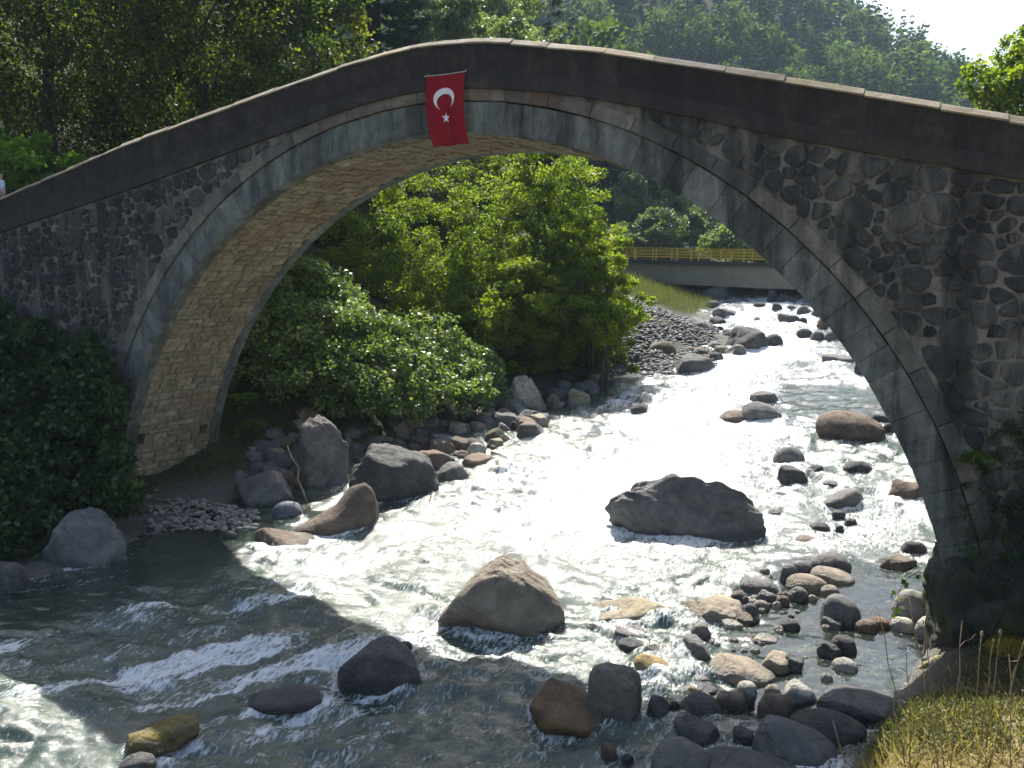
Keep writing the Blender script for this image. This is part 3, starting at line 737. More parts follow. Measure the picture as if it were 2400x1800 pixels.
rock('A', -25, 690, 190, 882, 'craggy', 'pale', 'pale pitted outcrop rock at the tip of the left bank brambles', moss=0.4)
rock('A', 195, 795, 278, 868, 'round', 'brown', 'small round brown stone between two pale outcrop rocks')
rock('A', 322, 765, 452, 872, 'angular', 'pale', 'pale rock with yellow-green moss at the water on the left bank', moss=0.7)
rock('A', 500, 700, 640, 752, 'slab', 'dark', 'low black slab at the mouth of the shaded backwater')
rock('A', 770, 685, 822, 703, 'round', 'dark', 'tiny flat stone off the gravel beach in the backwater')
# upstream gravel bar
rock('A', 935, 565, 1172, 678, 'angular', 'dark', 'dark blocky boulder at the downstream tip of the gravel bar', prof=[.5, .9, 1, .95, .85, .6])
rock('A', 768, 485, 952, 602, 'round', 'dark', 'round dark boulder with mossy crown on the gravel bar', moss=0.5)
rock('A', 930, 355, 1165, 478, 'craggy', 'grey', 'hollowed boulder with a pale ring-like rim on the gravel bar')
rock('A', 975, 360, 1110, 425, 'round', 'dark', 'dark stone lying inside the ring-rimmed boulder', dd=0.2)
rock('A', 1205, 405, 1475, 548, 'craggy', 'dark', 'largest dark boulder on the water side of the gravel bar')
rock('A', 1448, 448, 1562, 517, 'round', 'dark', 'dark boulder at the bar edge nearest the white chute')
rock('A', 1215, 508, 1352, 572, 'angular', 'grey', 'grey rock at the waterline below the largest bar boulder')
rock('A', 1090, 488, 1262, 548, 'angular', 'grey', 'long grey rock between the ring-rimmed and the largest bar boulder')
rock('A', 758, 370, 872, 452, 'round', 'grey', 'smooth upright grey stone left of the ring-rimmed boulder')
rock('A', 620, 428, 782, 508, 'slab', 'brown', 'tilted brown slab at the bush side of the gravel bar')
rock('A', 688, 465, 812, 533, 'round', 'pale', 'sunlit pale stone propped by the tilted brown slab')
rock('A', 548, 495, 712, 568, 'round', 'beige', 'long sunlit tan stone at the bush end of the gravel bar')
rock('A', 1040, 528, 1132, 582, 'round', 'grey', 'rounded stone just behind the blocky bar tip boulder')
rock('A', 938, 515, 1022, 562, 'round', 'beige', 'tan stone between the mossy-crowned and blocky bar boulders')
rock('A', 850, 430, 935, 480, 'round', 'pale', 'flat white stone left of the ring-rimmed bar boulder')
rock('A', 1130, 345, 1255, 415, 'angular', 'dark', 'dark sloping rock just upstream of the ring-rimmed boulder')
rock('A', 1150, 298, 1325, 358, 'angular', 'grey', 'broad grey rock at the bar edge below the concrete girder')
rock('A', 1108, 256, 1205, 302, 'round', 'dark', 'dark hump on the bar towards the yellow railing bridge')
rock('A', 860, 310, 1010, 372, 'slab', 'brown', 'brown flat rock shelf by the grass on the bar')
rock('A', 1090, 178, 1252, 252, 'round', 'dark', 'big dark boulder in water right under the concrete bridge')
rock('A', 1243, 208, 1287, 238, 'round', 'dark', 'small stone beside the boulder under the concrete bridge')
# right of the chute, upstream
rock('A', 1528, 328, 1662, 392, 'craggy', 'dark', 'dark peaked boulder in the white chute upstream')
rock('A', 1652, 353, 1702, 387, 'round', 'dark', 'small companion right of the peaked chute boulder')
rock('A', 1383, 350, 1432, 382, 'angular', 'dark', 'tiny pointed rock left of the peaked chute boulder')
rock('A', 1388, 268, 1462, 292, 'angular', 'dark', 'flat pointed rock upstream of the peaked chute boulder')
rock('A', 1493, 273, 1557, 312, 'angular', 'dark', 'small jagged rock upstream and right in the white chute')
rock('A', 1742, 348, 1832, 416, 'craggy', 'brown', 'brownish rock at the arch edge beside the chute', moss=0.4)
rock('A', 1638, 416, 1732, 472, 'round', 'dark', 'leftmost of three rounded rocks by the arch edge upstream')
rock('A', 1718, 430, 1802, 492, 'round', 'grey', 'middle of three rounded rocks by the arch edge upstream')
rock('A', 1793, 430, 1892, 497, 'round', 'grey', 'rightmost of three rounded rocks by the arch edge upstream')
for q in ((1580, 282, 1640, 312), (1640, 285, 1725, 335), (1715, 305, 1785, 352)):
    rock('A', *q, 'angular', 'grey', 'grey rubble rock at the far right water edge below the girder', 'far right shore rocks')
for q in ((1470, 190, 1530, 262), (1525, 215, 1600, 268), (1595, 235, 1640, 275), (1340, 185, 1420, 215), (1420, 190, 1475, 225)):
    rock('A', *q, 'angular', 'dark', 'dark shadowed rock lining the bank under the concrete girder', 'rocks under the concrete bridge')
rock('A', 1785, 565, 1985, 632, 'slab', 'grey', 'low flat ledge awash where the arch meets the upper rapids')
rock('A', 1968, 600, 2030, 705, 'angular', 'dark', 'black block jutting out behind the right arch edge')
rock('A', 2060, 908, 2170, 965, 'angular', 'dark', 'dark wet rocks touching the pier beyond the flat-topped brown boulder')
rock('A', 2130, 960, 2205, 1025, 'round', 'dark', 'black stone at the foot of the arch right of the brown boulder')
for q in ((1710, 1530, 1832, 1592), (1860, 1548, 1912, 1592), (1915, 1508, 1988, 1562), (1505, 1358, 1602, 1402), (1788, 1290, 1912, 1332), (1460, 1460, 1555, 1500), (1840, 1460, 1920, 1500)):
    rock('A', *q, 'round', 'dark', 'small dark stone breaking the glittering rapids before the right pier', 'small stones in the right rapids')
rock('A', 1630, 1608, 1765, 1662, 'round', 'brown', 'rusty submerged stone upstream of the pebble spit')
rock('E', 298, 540, 445, 622, 'craggy', 'brown', 'brown jagged rock in glittering water against the right arch edge')
rock('E', 350, 775, 452, 838, 'round', 'dark', 'dark lump between the flat brown stone and the pier')
rock('E', 262, 828, 408, 888, 'slab', 'brown', 'flat brown stone lying in the calm pool by the pier')
rock('E', 425, 770, 498, 806, 'slab', 'dark', 'thin dark slab touching the pier foot')
# pebble spit in front of the right pier
rock('B', 1655, 252, 1920, 398, 'round', 'grey', 'large grey boulder at the upstream end of the pebble spit')
rock('B', 1508, 312, 1668, 412, 'round', 'grey', 'grey stone leaning on the upstream spit boulder')
rock('B', 1448, 338, 1572, 472, 'angular', 'grey', 'upright grey stone at the rapids edge of the spit')
rock('B', 1645, 352, 1942, 472, 'round', 'beige', 'long pale tapering boulder pointing right on the spit', prof=[.7, 1, .95, .8, .6, .35])
rock('B', 1495, 396, 1772, 528, 'round', 'beige', 'rounded tan boulder just in front of the pale tapering one')
rock('B', 1188, 422, 1445, 545, 'round', 'grey', 'rounded grey boulder at the left upstream corner of the spit')
rock('B', 1508, 483, 1648, 582, 'round', 'grey', 'smooth pale-grey stone under the rounded tan boulder')
rock('B', 1712, 473, 1848, 548, 'round', 'beige', 'tan stone at the pool side below the tapering boulder')
rock('B', 1718, 538, 1978, 738, 'round', 'grey', 'large pitted grey boulder standing alone at the pool edge of the spit', prof=[.7, .95, 1, .95, .8, .5])
rock('B', 1303, 508, 1442, 598, 'angular', 'grey', 'blocky grey stone between the two rounded grey spit boulders')
rock('B', 1140, 508, 1248, 572, 'round', 'brown', 'brown stone at the left tip of the cobbles by the ledge')
for q, c_ in (((1430, 538, 1522, 612), 'brown'), ((1283, 568, 1392, 638), 'beige'), ((1408, 578, 1472, 628), 'pale'), ((1640, 535, 1700, 580), 'pale'), ((1215, 545, 1262, 590), 'grey'), ((1440, 510, 1520, 555), 'dark'), ((1255, 545, 1300, 585), 'pale')):
    rock('B', *q, 'round', c_, 'small rounded cobble packed among the stones in the middle of the spit', 'cobbles of the pebble spit')
rock('B', 1213, 593, 1318, 702, 'round', 'grey', 'round grey stone at the end of the flat ledge')
rock('B', 1138, 652, 1288, 738, 'slab', 'brown', 'brown slab lying against the ledge end')
rock('B', 1078, 698, 1218, 762, 'slab', 'pale', 'white flat stone in shallow water beside the ledge')
rock('B', 205, 528, 830, 752, 'craggy', 'beige', 'long low rock ledge with moss left of the spit', prof=[.3, .6, .8, 1, .95, .85], b=0.9, moss=0.35)
rock('B', 800, 545, 1218, 728, 'angular', 'beige', 'raised sunlit end of the rock ledge with shaded front face', prof=[.8, .9, 1, .9, .8])
rock('B', 818, 680, 945, 750, 'angular', 'dark', 'black shadowed rock under the raised end of the ledge')
rock('B', 883, 708, 1022, 832, 'angular', 'pink', 'reddish-brown rock standing before the ledge')
rock('B', 403, 815, 578, 892, 'round', 'dark', 'flat dark stone with bright top at the left of the near cobbles')
rock('B', 388, 738, 622, 832, 'slab', 'pink', 'pinkish slab just under water in front of the ledge')
rock('B', 578, 848, 758, 962, 'craggy', 'pale', 'rough pale-grey rock behind the yellow oval boulder', moss=0.2)
rock('B', 748, 853, 902, 972, 'round', 'pale', 'smooth white oval stone right of the rough pale rock')
rock('B', 785, 808, 1032, 982, 'angular', 'grey', 'long slanting grey rock behind the white oval stone')
rock('B', 488, 913, 768, 1102, 'round', 'yellow', 'bright yellow-tan oval boulder among the near cobbles', prof=[.7, 1, .95, .8, .65, .45])
rock('B', 188, 918, 568, 1392, 'block', 'grey', 'large block with sunlit flat top and dark shaded front', b=0.85, moss=0.3)
rock('B', 993, 922, 1425, 1122, 'round', 'beige', 'large smooth whale-shaped tan boulder on the near cobbles', prof=[.75, 1, .98, .85, .65, .4, .2])
rock('B', 1318, 918, 1532, 1048, 'slab', 'beige', 'pale tilted slab right of the whale-shaped boulder')
rock('B', 1458, 920, 1612, 1038, 'slab', 'grey', 'grey angular slab leaning on the pale tilted one')
rock('B', 815, 1032, 1002, 1118, 'round', 'pale', 'pale flattish stone left of the whale-shaped boulder')
rock('B', 1173, 1098, 1312, 1192, 'round', 'pale', 'cream rounded stone below the whale-shaped boulder')
rock('B', 1358, 1118, 1462, 1188, 'round', 'beige', 'small tan stone right of the cream rounded one')
rock('B', 1473, 1108, 1702, 1242, 'slab', 'pale', 'bright white layered slab beside the large grey corner boulder')
rock('B', 1313, 1178, 1552, 1348, 'round', 'brown', 'brown oval boulder with shaded side before the white layered slab')
rock('B', 1043, 1163, 1252, 1282, 'round', 'brown', 'dark brown rounded stone left of the brown oval boulder')
rock('B', 1218, 1160, 1302, 1262, 'angular', 'grey', 'grey splinter wedged between the two brown oval stones')
for q, c_ in (((845, 1128, 922, 1182), 'yellow'), ((913, 1118, 1052, 1178), 'grey'), ((933, 1163, 1008, 1203), 'pale'), ((860, 948, 932, 992), 'grey'), ((768, 1008, 862, 1072), 'grey'), ((1030, 1215, 1082, 1258), 'beige'), ((720, 960, 770, 1010), 'pale')):
    rock('B', *q, 'round', c_, 'small cobble wedged between the near boulders left of the whale-shaped one', 'near wedged cobbles')
rock('B', 1798, 943, 1962, 1038, 'round', 'pale', 'pale disc-shaped stone in the calm pool')
rock('B', 1723, 1043, 1802, 1098, 'round', 'pale', 'small cream stone nearest the large grey corner boulder in the pool')
rock('B', 1783, 798, 1958, 918, 'round', 'dark', 'dark oval stone in the calm pool behind the pale disc')
rock('B', 1698, 843, 1852, 948, 'angular', 'dark', 'rough dark stone touching the dark oval one in the pool')
rock('B', 1938, 693, 2088, 782, 'round', 'brown', 'rounded brown stone at the pool inlet')
rock('B', 2028, 678, 2168, 758, 'round', 'orange', 'wet orange-brown stone at the pool inlet')
rock('B', 1723, 683, 1872, 762, 'slab', 'grey', 'grey slab at the foot of the pitted grey boulder')
rock('B', 1453, 688, 1592, 772, 'round', 'dark', 'dark low stone alone in the shallow channel of the spit')
rock('B', 1283, 793, 1442, 852, 'slab', 'pale', 'thin pale slab barely above the shallow channel')
rock('B', 1728, 730, 1788, 768, 'round', 'beige', 'tiny tan stone beside the grey slab at the pool')
# foreground boulders, lower right
rock('B', 808, 1178, 1082, 1372, 'round', 'dark', 'shaded black boulder in front of the wedged cobbles')
rock('B', 568, 1203, 742, 1392, 'angular', 'dark', 'black rock right of the block with sunlit flat top')
rock('B', 733, 1228, 818, 1312, 'round', 'dark', 'small black stone between two shaded black boulders')
rock('B', 760, 1353, 1092, 1528, 'angular', 'dark', 'wide black rock behind the big foreground boulders')
rock('B', 1148, 1408, 1335, 1545, 'angular', 'dark', 'bluish black rock squeezed behind the foreground boulder')
rock('B', 1170, 1345, 1268, 1412, 'round', 'dark', 'small rounded black stone in the foreground channel')
rock('B', 1688, 1103, 2215, 1335, 'block', 'grey', 'large grey flat-faced boulder at the corner of the calm pool', prof=[.55, .9, 1, 1, .95, .8, .6], b=0.7)
rock('B', 1495, 1270, 2010, 1510, 'round', 'dark', 'shaded dark boulder propping the flat-faced corner boulder')
rock('B', 1265, 1343, 1830, 1700, 'round', 'grey', 'big sloping grey boulder at the bottom near the dry weeds', prof=[.8, 1, .9, .75, .6, .4])
rock('B', 612, 1463, 1020, 1770, 'round', 'grey', 'smooth dark grey boulder cut by the bottom edge', prof=[.5, .9, 1, .85, .7])
rock('B', 900, 1538, 1600, 1840, 'round', 'grey', 'long smooth bluish boulder cut by the bottom edge beside the sloping one', prof=[.9, 1, .95, .85, .7])
rock('B', 295, 1500, 405, 1602, 'slab', 'brown', 'thin brown stone poking from foreground ripples')
rock('B', 428, 1568, 512, 1625, 'round', 'dark', 'dark stone poking from foreground ripples')
# at the pier foot
rock('D', 638, 268, 925, 522, 'round', 'pale', 'pale-topped boulder against the pier foot', prof=[.7, .95, 1, .9, .7])
rock('D', 612, 485, 802, 602, 'round', 'pale', 'low pale stone in front of the pale-topped pier boulder')
rock('D', 815, 500, 1088, 700, 'angular', 'pale', 'bright white cracked rock under the pier')
rock('D', 815, 793, 1085, 985, 'angular', 'pale', 'white rock capped with yellow moss at the weeds', moss=1.0)
rock('D', 828, 1000, 1045, 1112, 'slab', 'pale', 'pale flat rock half hidden in dry stalks', moss=0.5)
# left bank heap beyond the old bridge
rock('G', 690, 270, 1175, 912, 'angular', 'pink', 'tall pinkish boulder with rusty stains on the left bank', prof=[.6, .9, 1, .97, .85, .7], wet=False, b=0.7)
rock('G', 700, 128, 955, 335, 'round', 'brown', 'brown boulder perched above the tall pinkish one', fy=900, dd=0.5, wet=False)
rock('G', 1165, 518, 2015, 1012, 'craggy', 'dark', 'massive dark boulder with light-streaked top at the left water edge', prof=[.75, 1, .98, .9, .75, .55], b=0.6)
rock('G', 1738, 548, 2085, 785, 'angular', 'brown', 'brown shoulder rock behind the massive dark boulder', fy=930, wet=False)
rock('G', 688, 853, 1445, 1305, 'round', 'brown', 'seal-shaped boulder with long tail pointing left at the water', prof=[.06, .18, .30, .48, .85, 1, .8], b=0.55)
rock('G', 198, 738, 725, 1045, 'angular', 'grey', 'broad grey boulder between the gravel and the tall pinkish one', wet=False)
rock('G', 288, 560, 462, 775, 'angular', 'grey', 'pointed grey rock standing behind the broad grey boulder', fy=960, dd=0.5, wet=False)
rock('G', 400, 500, 725, 755, 'slab', 'grey', 'tilted grey slab leaning behind the broad grey boulder', fy=960, dd=0.7, wet=False)
rock('G', 338, 1233, 895, 1442, 'slab', 'brown', 'flat brown slab rising from dark shallows before the seal-shaped boulder', prof=[.8, 1, .85, .6, .45, .3])
rock('G', 513, 1008, 775, 1155, 'round', 'blue', 'bluish rounded stone on the shady gravel')
rock('G', 1463, 348, 1675, 595, 'angular', 'grey', 'grey upright rock on the bank above the massive dark boulder', fy=900, dd=1.0, wet=False)
rock('G', 1638, 378, 1735, 505, 'round', 'beige', 'small tan stone beside the leaning brown slab', fy=900, dd=1.6, wet=False)
rock('G', 1698, 313, 1865, 545, 'slab', 'brown', 'leaning brown slab lit by sun on the left bank', fy=900, dd=1.8, wet=False)
rock('G', 1858, 408, 2085, 615, 'angular', 'brown', 'sunlit brown block right of the leaning slab', fy=860, dd=1.4, wet=False)
rock('G', 2038, 393, 2155, 545, 'round', 'beige', 'egg-shaped tan rock behind the sunlit brown block', fy=860, dd=2.2, wet=False)
rock('G', 2073, 518, 2230, 665, 'angular', 'brown', 'dark brown rock below the egg-shaped tan one', fy=800, dd=1.0, wet=False)
rock('G', 1478, 150, 1655, 365, 'angular', 'dark', 'dark tall rock half covered by brambles', fy=900, dd=2.4, wet=False)
rock('G', 1325, 98, 1545, 235, 'round', 'dark', 'dark boulder showing through the bramble leaves', fy=900, dd=2.8, wet=False)
rock('H', 1368, 1343, 1492, 1562, 'angular', 'pale', 'pale blocky rock with sunlit top among the left shore stones', fy=1580, wet=False)
rock('H', 1252, 1323, 1375, 1422, 'slab', 'pale', 'white flat rock on the left shore heap', fy=1560, dd=0.8, wet=False)
rock('H', 1158, 1308, 1255, 1392, 'angular', 'beige', 'tan rock tucked under the bramble edge', fy=1560, dd=1.4, wet=False)
rock('H', 1488, 1333, 1655, 1485, 'angular', 'dark', 'dark mossy rock at the shore right of the pale block', moss=0.5, fy=1500, wet=False)
rock('H', 1543, 1263, 1660, 1332, 'round', 'brown', 'brown rounded rock highest on the shore by the brambles', fy=1420, dd=0.6, wet=False)
rock('H', 1418, 1288, 1548, 1362, 'round', 'beige', 'tan rounded rock beside the highest brown shore rock', fy=1450, dd=0.6, wet=False)
rock('H', 1278, 1278, 1425, 1348, 'angular', 'brown', 'flat brown rock at the lower edge of the bramble leaves', fy=1500, dd=1.2, wet=False)
rock('H', 1278, 1498, 1385, 1602, 'angular', 'brown', 'brown triangular rock at the shore below the white flat rock', fy=1620, wet=False)
rock('H', 1318, 1560, 1535, 1665, 'slab', 'brown', 'low brown slab at the waterline of the left shore')
rock('H', 1528, 1598, 1735, 1672, 'slab', 'brown', 'mossy flat rock reaching into the bright water from the left shore', moss=0.5)
rock('H', 1396, 1200, 1505, 1292, 'round', 'dark', 'dark rock under overhanging leaves by the pale outcrop', fy=1320, wet=False)
rock('H', 1645, 1345, 1700, 1400, 'round', 'dark', 'small dark stone off the mossy shore rock')
rock('H', 1350, 1440, 1420, 1500, 'round', 'grey', 'small grey stone in front of the pale block', fy=1580, wet=False)
rock('L', 232, 118, 722, 452, 'angular', 'grey', 'big shaded boulder alone on the dark left shore', prof=[.4, .75, .95, 1, .9, .6], b=0.7)
rock('L', -90, 405, 165, 605, 'round', 'dark', 'dark boulder cut by the left edge below the thicket')
rock('L', 300, 430, 380, 540, 'round', 'dark', 'dim stone in water under the big shaded boulder')
rock('L', 1285, 228, 1365, 285, 'round', 'dark', 'small shaded stone left of the flat brown slab')
# filler rocks on the gravel bar, too alike to tell apart
r3 = np.random.default_rng(21)
for k in range(95):
    x = r3.uniform(640, 1240); y = r3.uniform(395, 590)
    if x - 640 < (590 - y) * 0.15: continue
    s = r3.uniform(30, 92) * (0.55 + 0.6 * (y - 395) / 195)
    rock('A', x - s / 2, y - s * 0.33, x + s / 2, y + s * 0.25, r3.choice(['round', 'angular']), r3.choice(['grey', 'dark', 'beige', 'pale', 'brown']), 'small stone scattered between the boulders of the upstream gravel bar', 'gravel bar stones', wet=False)
for k in range(16):
    x = r3.uniform(1255, 1600); y = 1400 + (x - 1255) * 0.45 + r3.uniform(-60, 90); s = r3.uniform(24, 50)
    rock('H', x - s / 2, y - s * 0.4, x + s / 2, y + s * 0.3, 'angular', r3.choice(['grey', 'brown', 'beige', 'dark']), 'small stone in the jumble along the left shore below the brambles', 'left shore small stones', wet=False)

poly = [(480, 1000), (640, 910), (800, 920), (900, 905), (1080, 865), (1180, 850), (1250, 795), (1310, 800), (1280, 860), (1100, 960), (960, 1050), (880, 1050), (760, 1040), (620, 1060), (500, 1060)]
def inside(x, y, pl):
    c = False
    for i in range(len(pl)):
        (x0, y0), (x1, y1) = pl[i], pl[(i + 1) % len(pl)]
        if (y0 > y) != (y1 > y) and x < (x1 - x0) * (y - y0) / (y1 - y0) + x0: c = not c
    return c
ZONE['T'] = (0, 0, 1 / K)
k = 0
while k < 135:
    x, y = r3.uniform(480, 1310), r3.uniform(790, 1065)
    if not inside(x, y, poly): continue
    k += 1; s = r3.uniform(18, 66) * (0.6 + 0.5 * (y - 790) / 270)
    rock('T', x - s / 2, y - s * 0.45, x + s / 2, y + s * 0.25, r3.choice(['angular', 'craggy', 'angular', 'slab']), r3.choice(['grey', 'brown', 'beige', 'dark', 'grey', 'grey']), 'rock heaped with others along the stony left shore below the brambles', 'left shore rocks', fy=1, wet=False)
k = 0
spit = [(1190, 430), (1500, 330), (1700, 560), (1560, 720), (1420, 800), (1300, 900), (1300, 1000), (1000, 1150), (700, 1150), (560, 900), (800, 760), (1100, 620)]
while k < 105:
    x, y = r3.uniform(560, 1700), r3.uniform(330, 1150)
    if not inside(x, y, spit): continue
    k += 1; s = r3.uniform(28, 75)
    rock('B', x - s / 2, y - s * 0.34, x + s / 2, y + s * 0.22, r3.choice(['round', 'round', 'angular']), r3.choice(['grey', 'beige', 'pale', 'pale', 'brown']), 'small cobble showing through shallow water around the pebble spit', 'shallow water cobbles')
def gravel(name, pts, smin, smax, mat, label, colour_seed):
    D, Fi = ico(1); rr = np.random.default_rng(colour_seed); V = []; Fs = []; off = 0; W = []
    for p in pts:
        s = rr.uniform(smin, smax); q = D * np.array([s, s * rr.uniform(0.6, 0.9), s * rr.uniform(0.4, 0.65)]); q = q * (1 + 0.12 * rr.normal(size=(len(q), 1)))
        w = rr.uniform(0, 6.28); q = np.stack([q[:, 0] * math.cos(w) - q[:, 1] * math.sin(w), q[:, 0] * math.sin(w) + q[:, 1] * math.cos(w), q[:, 2]], 1)
        V.append(q + p); Fs.append(Fi + off); off += len(D); W.append(np.full(len(D), rr.uniform(0, 0.6)))
    me = new_mesh(name, np.vstack(V), quads=np.vstack(Fs), smooth=True); add_attr(me, 'wet', np.concatenate(W)); add_attr(me, 'moss', np.zeros(off))
    return tag(put(name, me, mat), label, 'gravel', kind='stuff')
pts = []
for k in range(520):
    zx, zy = r3.uniform(860, 1480), r3.uniform(70, 225)
    if zy < 70 + abs(zx - 1120) * 0.10: continue
    p, t = at_water(ray(zx / 2.4578, 1150 + zy / 2.4578), 0.05); pts.append(np.array([p[0], p[1], max(gnd(p[0], p[1]), float(zw(p[1])) - 0.02) + r3.uniform(0.02, 0.10)]))
gravel('gravel', pts, 0.05, 0.13, ROCK['pale'], 'grey rounded gravel on the shady shore below the vault', 5)
pts = []
for k in range(2600):
    zx, zy = r3.uniform(420, 1180), r3.uniform(400, 670)
    if zx < 420 + (670 - zy) * 0.4: continue
    p, t = at_water(ray(1200 + zx / 2.4578, 600 + zy / 2.4578), 0.1); pts.append(np.array([p[0], p[1], max(gnd(p[0], p[1]), float(zw(p[1])) - 0.05) + 0.03]))
gravel('gravel', pts, 0.07, 0.22, ROCK['grey'], 'sunlit grey gravel between boulders of the upstream bar', 6)
pts = []
for k in range(1300):
    zx, zy = r3.uniform(180, 2300), r3.uniform(280, 1380)
    p, t = at_water(ray(1300 + zx / 2.765, 1200 + zy / 2.765), -0.1); pts.append(np.array([p[0], p[1], gnd(p[0], p[1]) + r3.uniform(-0.02, 0.03)]))
gravel('gravel', pts, 0.05, 0.16, ROCK['beige'], 'tan pebbles on the bed of the shallow pool and spit', 7)

# ------------------------------------------------------------------ the river
wx = np.concatenate([np.arange(-13, -9, 0.12), np.arange(-9, 12.2, 0.062)])
yl = [-18.0]
while yl[-1] < 76: yl.append(yl[-1] + (0.14 if yl[-1] < -11 else 0.062 if yl[-1] < 6 else min(0.36, 0.062 + 0.0062 * (yl[-1] - 6))))
WX, WY = np.meshgrid(wx, np.array(yl)); S = WX.shape
xc = np.interp(WY, [-18, -12, -8, -3, 2, 10, 25, 40, 57, 80], [-6.5, -4.0, -1.6, 1.2, 2.6, 3.0, 1.6, 0.6, -3.4, -5.5])
NN = WX - xc; zero = WX * 0
def fl2(a, b, seed, oc=3): return fbm(np.stack([NN * a, WY * b, zero], -1).reshape(-1, 3), oc, seed).reshape(S)
pool = sstep(6.6, 8.2, WX) * sstep(-5.0, -3.2, WY) * (1 - sstep(3.2, 5.5, WY))
pool = np.maximum(pool, (1 - sstep(-6.2, -4.2, WX)) * (1 - sstep(2, 5, WY)) * 0.75)
pool = np.maximum(pool, sstep(15, 18, WY) * (1 - sstep(24, 27, WY)) * (1 - sstep(-4.5, -2.5, WX)) * 0.8)
glide = sstep(18, 20, WY) * (1 - sstep(24, 26, WY)) * sstep(0.0, 4.0, WX) * 0.6
calm = np.clip(np.maximum(pool, glide), 0, 1)
rap = 1 - calm
lowf = fl2(0.22, 0.16, 31, 2)
big = fl2(0.55, 0.95, 41, 3); med = fl2(1.7, 2.3, 51, 3); fine = fl2(4.6, 5.6, 61, 2)
ridge = 1 - 2 * np.abs(fl2(0.42, 0.6, 71, 3))
WZ = zw(WY) + rap * ((0.17 + 0.07 * (1 - sstep(-1, 2, WY))) * big + 0.095 * med + 0.05 * fine + 0.06 * ridge) * (0.75 + 0.7 * sstep(-0.3, 0.4, lowf)) + calm * (0.012 * med + 0.012 * fine)
# rocks: water piles up before them, foam collar and wake behind
collar = np.zeros(S); wake = np.zeros(S)
for (cx, cy_, rt, fw, a, b) in FOOT:
    R_ = max(a, b); sel = np.where((np.abs(WX - cx) < R_ + 2.0) & (WY > cy_ - R_ - 3.2) & (WY < cy_ + R_ + 1.0))
    if len(sel[0]) == 0: continue
    dx, dy = WX[sel] - cx, WY[sel] - cy_
    q = np.sqrt(((dx * rt[0] + dy * rt[1]) / a) ** 2 + ((dx * fw[0] + dy * fw[1]) / b) ** 2); d = (q - 1) * R_
    sz = min(1.0, R_ / 0.5)
    collar[sel] = np.maximum(collar[sel], np.exp(-(np.clip(d, 0, 9) / 0.13) ** 2) * sz)
    down = np.clip(-dy, 0, None); wx_ = np.abs(dx + 0.35 * dy * (cy_ < 3)) / (a * 0.9 + 0.1 * down)
    wake[sel] = np.maximum(wake[sel], np.exp(-wx_ ** 2 * 1.6) * np.exp(-down / (0.9 + R_)) * (down > 0) * sz)
WZ = WZ + rap * (0.05 * collar - 0.05 * wake)
# foam: streaks along the current, steep crests, collars and wakes
st1 = fl2(1.3, 0.30, 81, 4); st2 = fl2(3.6, 1.0, 91, 3); blot = fl2(0.32, 0.22, 101, 2)
steep = np.hypot(np.gradient(WZ, axis=0) / np.maximum(np.gradient(WY, axis=0), 1e-3), np.gradient(WZ, axis=1) / np.maximum(np.gradient(WX, axis=1), 1e-3))
foam = 0.50 * sstep(0.02, 0.5, st1 + 0.55 * blot) + 0.45 * sstep(0.35, 0.8, steep) + 0.3 * sstep(0.15, 0.6, big + 0.3 * med)
foam = foam * (0.55 + 0.6 * sstep(-0.3, 0.5, blot)) + 0.8 * wake * (0.5 + 0.8 * np.clip(st2 + 0.3, 0, 1)) + 0.45 * collar
zone = 0.62 + 0.75 * sstep(1, 6, WY) * np.exp(-(NN / 4.2) ** 2) + 0.6 * (1 - sstep(0.0, 6.0, WX)) * (1 - sstep(-1, 1.5, WY))
foam = foam + (1 - sstep(-1, 1.5, WY)) * (1 - sstep(1.0, 6.5, WX)) * (0.05 + 0.30 * sstep(0.05, 0.55, st1 + 0.4 * st2) + 0.25 * blot + 0.2 * st2)
foam = foam + sstep(0.5, 5, WY) * np.exp(-((NN + 0.8) / 3.4) ** 2) * (0.72 + 0.35 * blot + 0.3 * st2)  # mid-current foam, raised so its white also carries the sun glitter
foam = np.clip(foam * zone * (1 - 0.92 * calm) + 0.25 * st2 * rap * (foam > 0.15), 0, 1)
idx = np.arange(S[0] * S[1]).reshape(S)
Q = np.stack([idx[:-1, :-1], idx[:-1, 1:], idx[1:, 1:], idx[1:, :-1]], -1).reshape(-1, 4)
wme = new_mesh('river', np.stack([WX, WY, WZ], -1).reshape(-1, 3), quads=Q, smooth=True)
add_attr(wme, 'foam', foam.ravel()); add_attr(wme, 'calm', calm.ravel())
T = NT('river_water'); tc = T.n('TexCoord')
mp = T.n('Mapping'); mp.inputs['Rotation'].default_value = (0, 0, math.radians(-20)); mp.inputs['Scale'].default_value = (1.25, 0.8, 1.0); T.l(tc.outputs['Object'], mp.inputs[0])
v = mp.outputs[0]; cal = T.attr('calm'); fo = T.attr('foam')
n_a = T.noise(v, 5.0, 3, 0.6, 0.8); n_b = T.noise(v, 16.0, 4, 0.62, 0.5); n_c = T.noise(v, 45.0, 2, 0.5)
hh = T.math('ADD', T.math('MULTIPLY', n_a, 0.65), T.math('ADD', T.math('MULTIPLY', n_b, 0.66), T.math('MULTIPLY', n_c, 0.14)))
bm_ = T.n('Bump'); bm_.inputs['Distance'].default_value = 0.034; T.l(hh, bm_.inputs['Height'])
T.l(T.math('SUBTRACT', 1.0, T.math('MULTIPLY', cal, 0.90)), bm_.inputs['Strength']); nrm = bm_.outputs[0]
fr = T.n('Fresnel'); fr.inputs['IOR'].default_value = 1.5; T.l(nrm, fr.inputs['Normal'])
gl = T.n('BsdfGlossy'); gl.distribution = 'GGX'; gl.inputs['Color'].default_value = (1, 1, 1, 1); T.l(nrm, gl.inputs['Normal'])
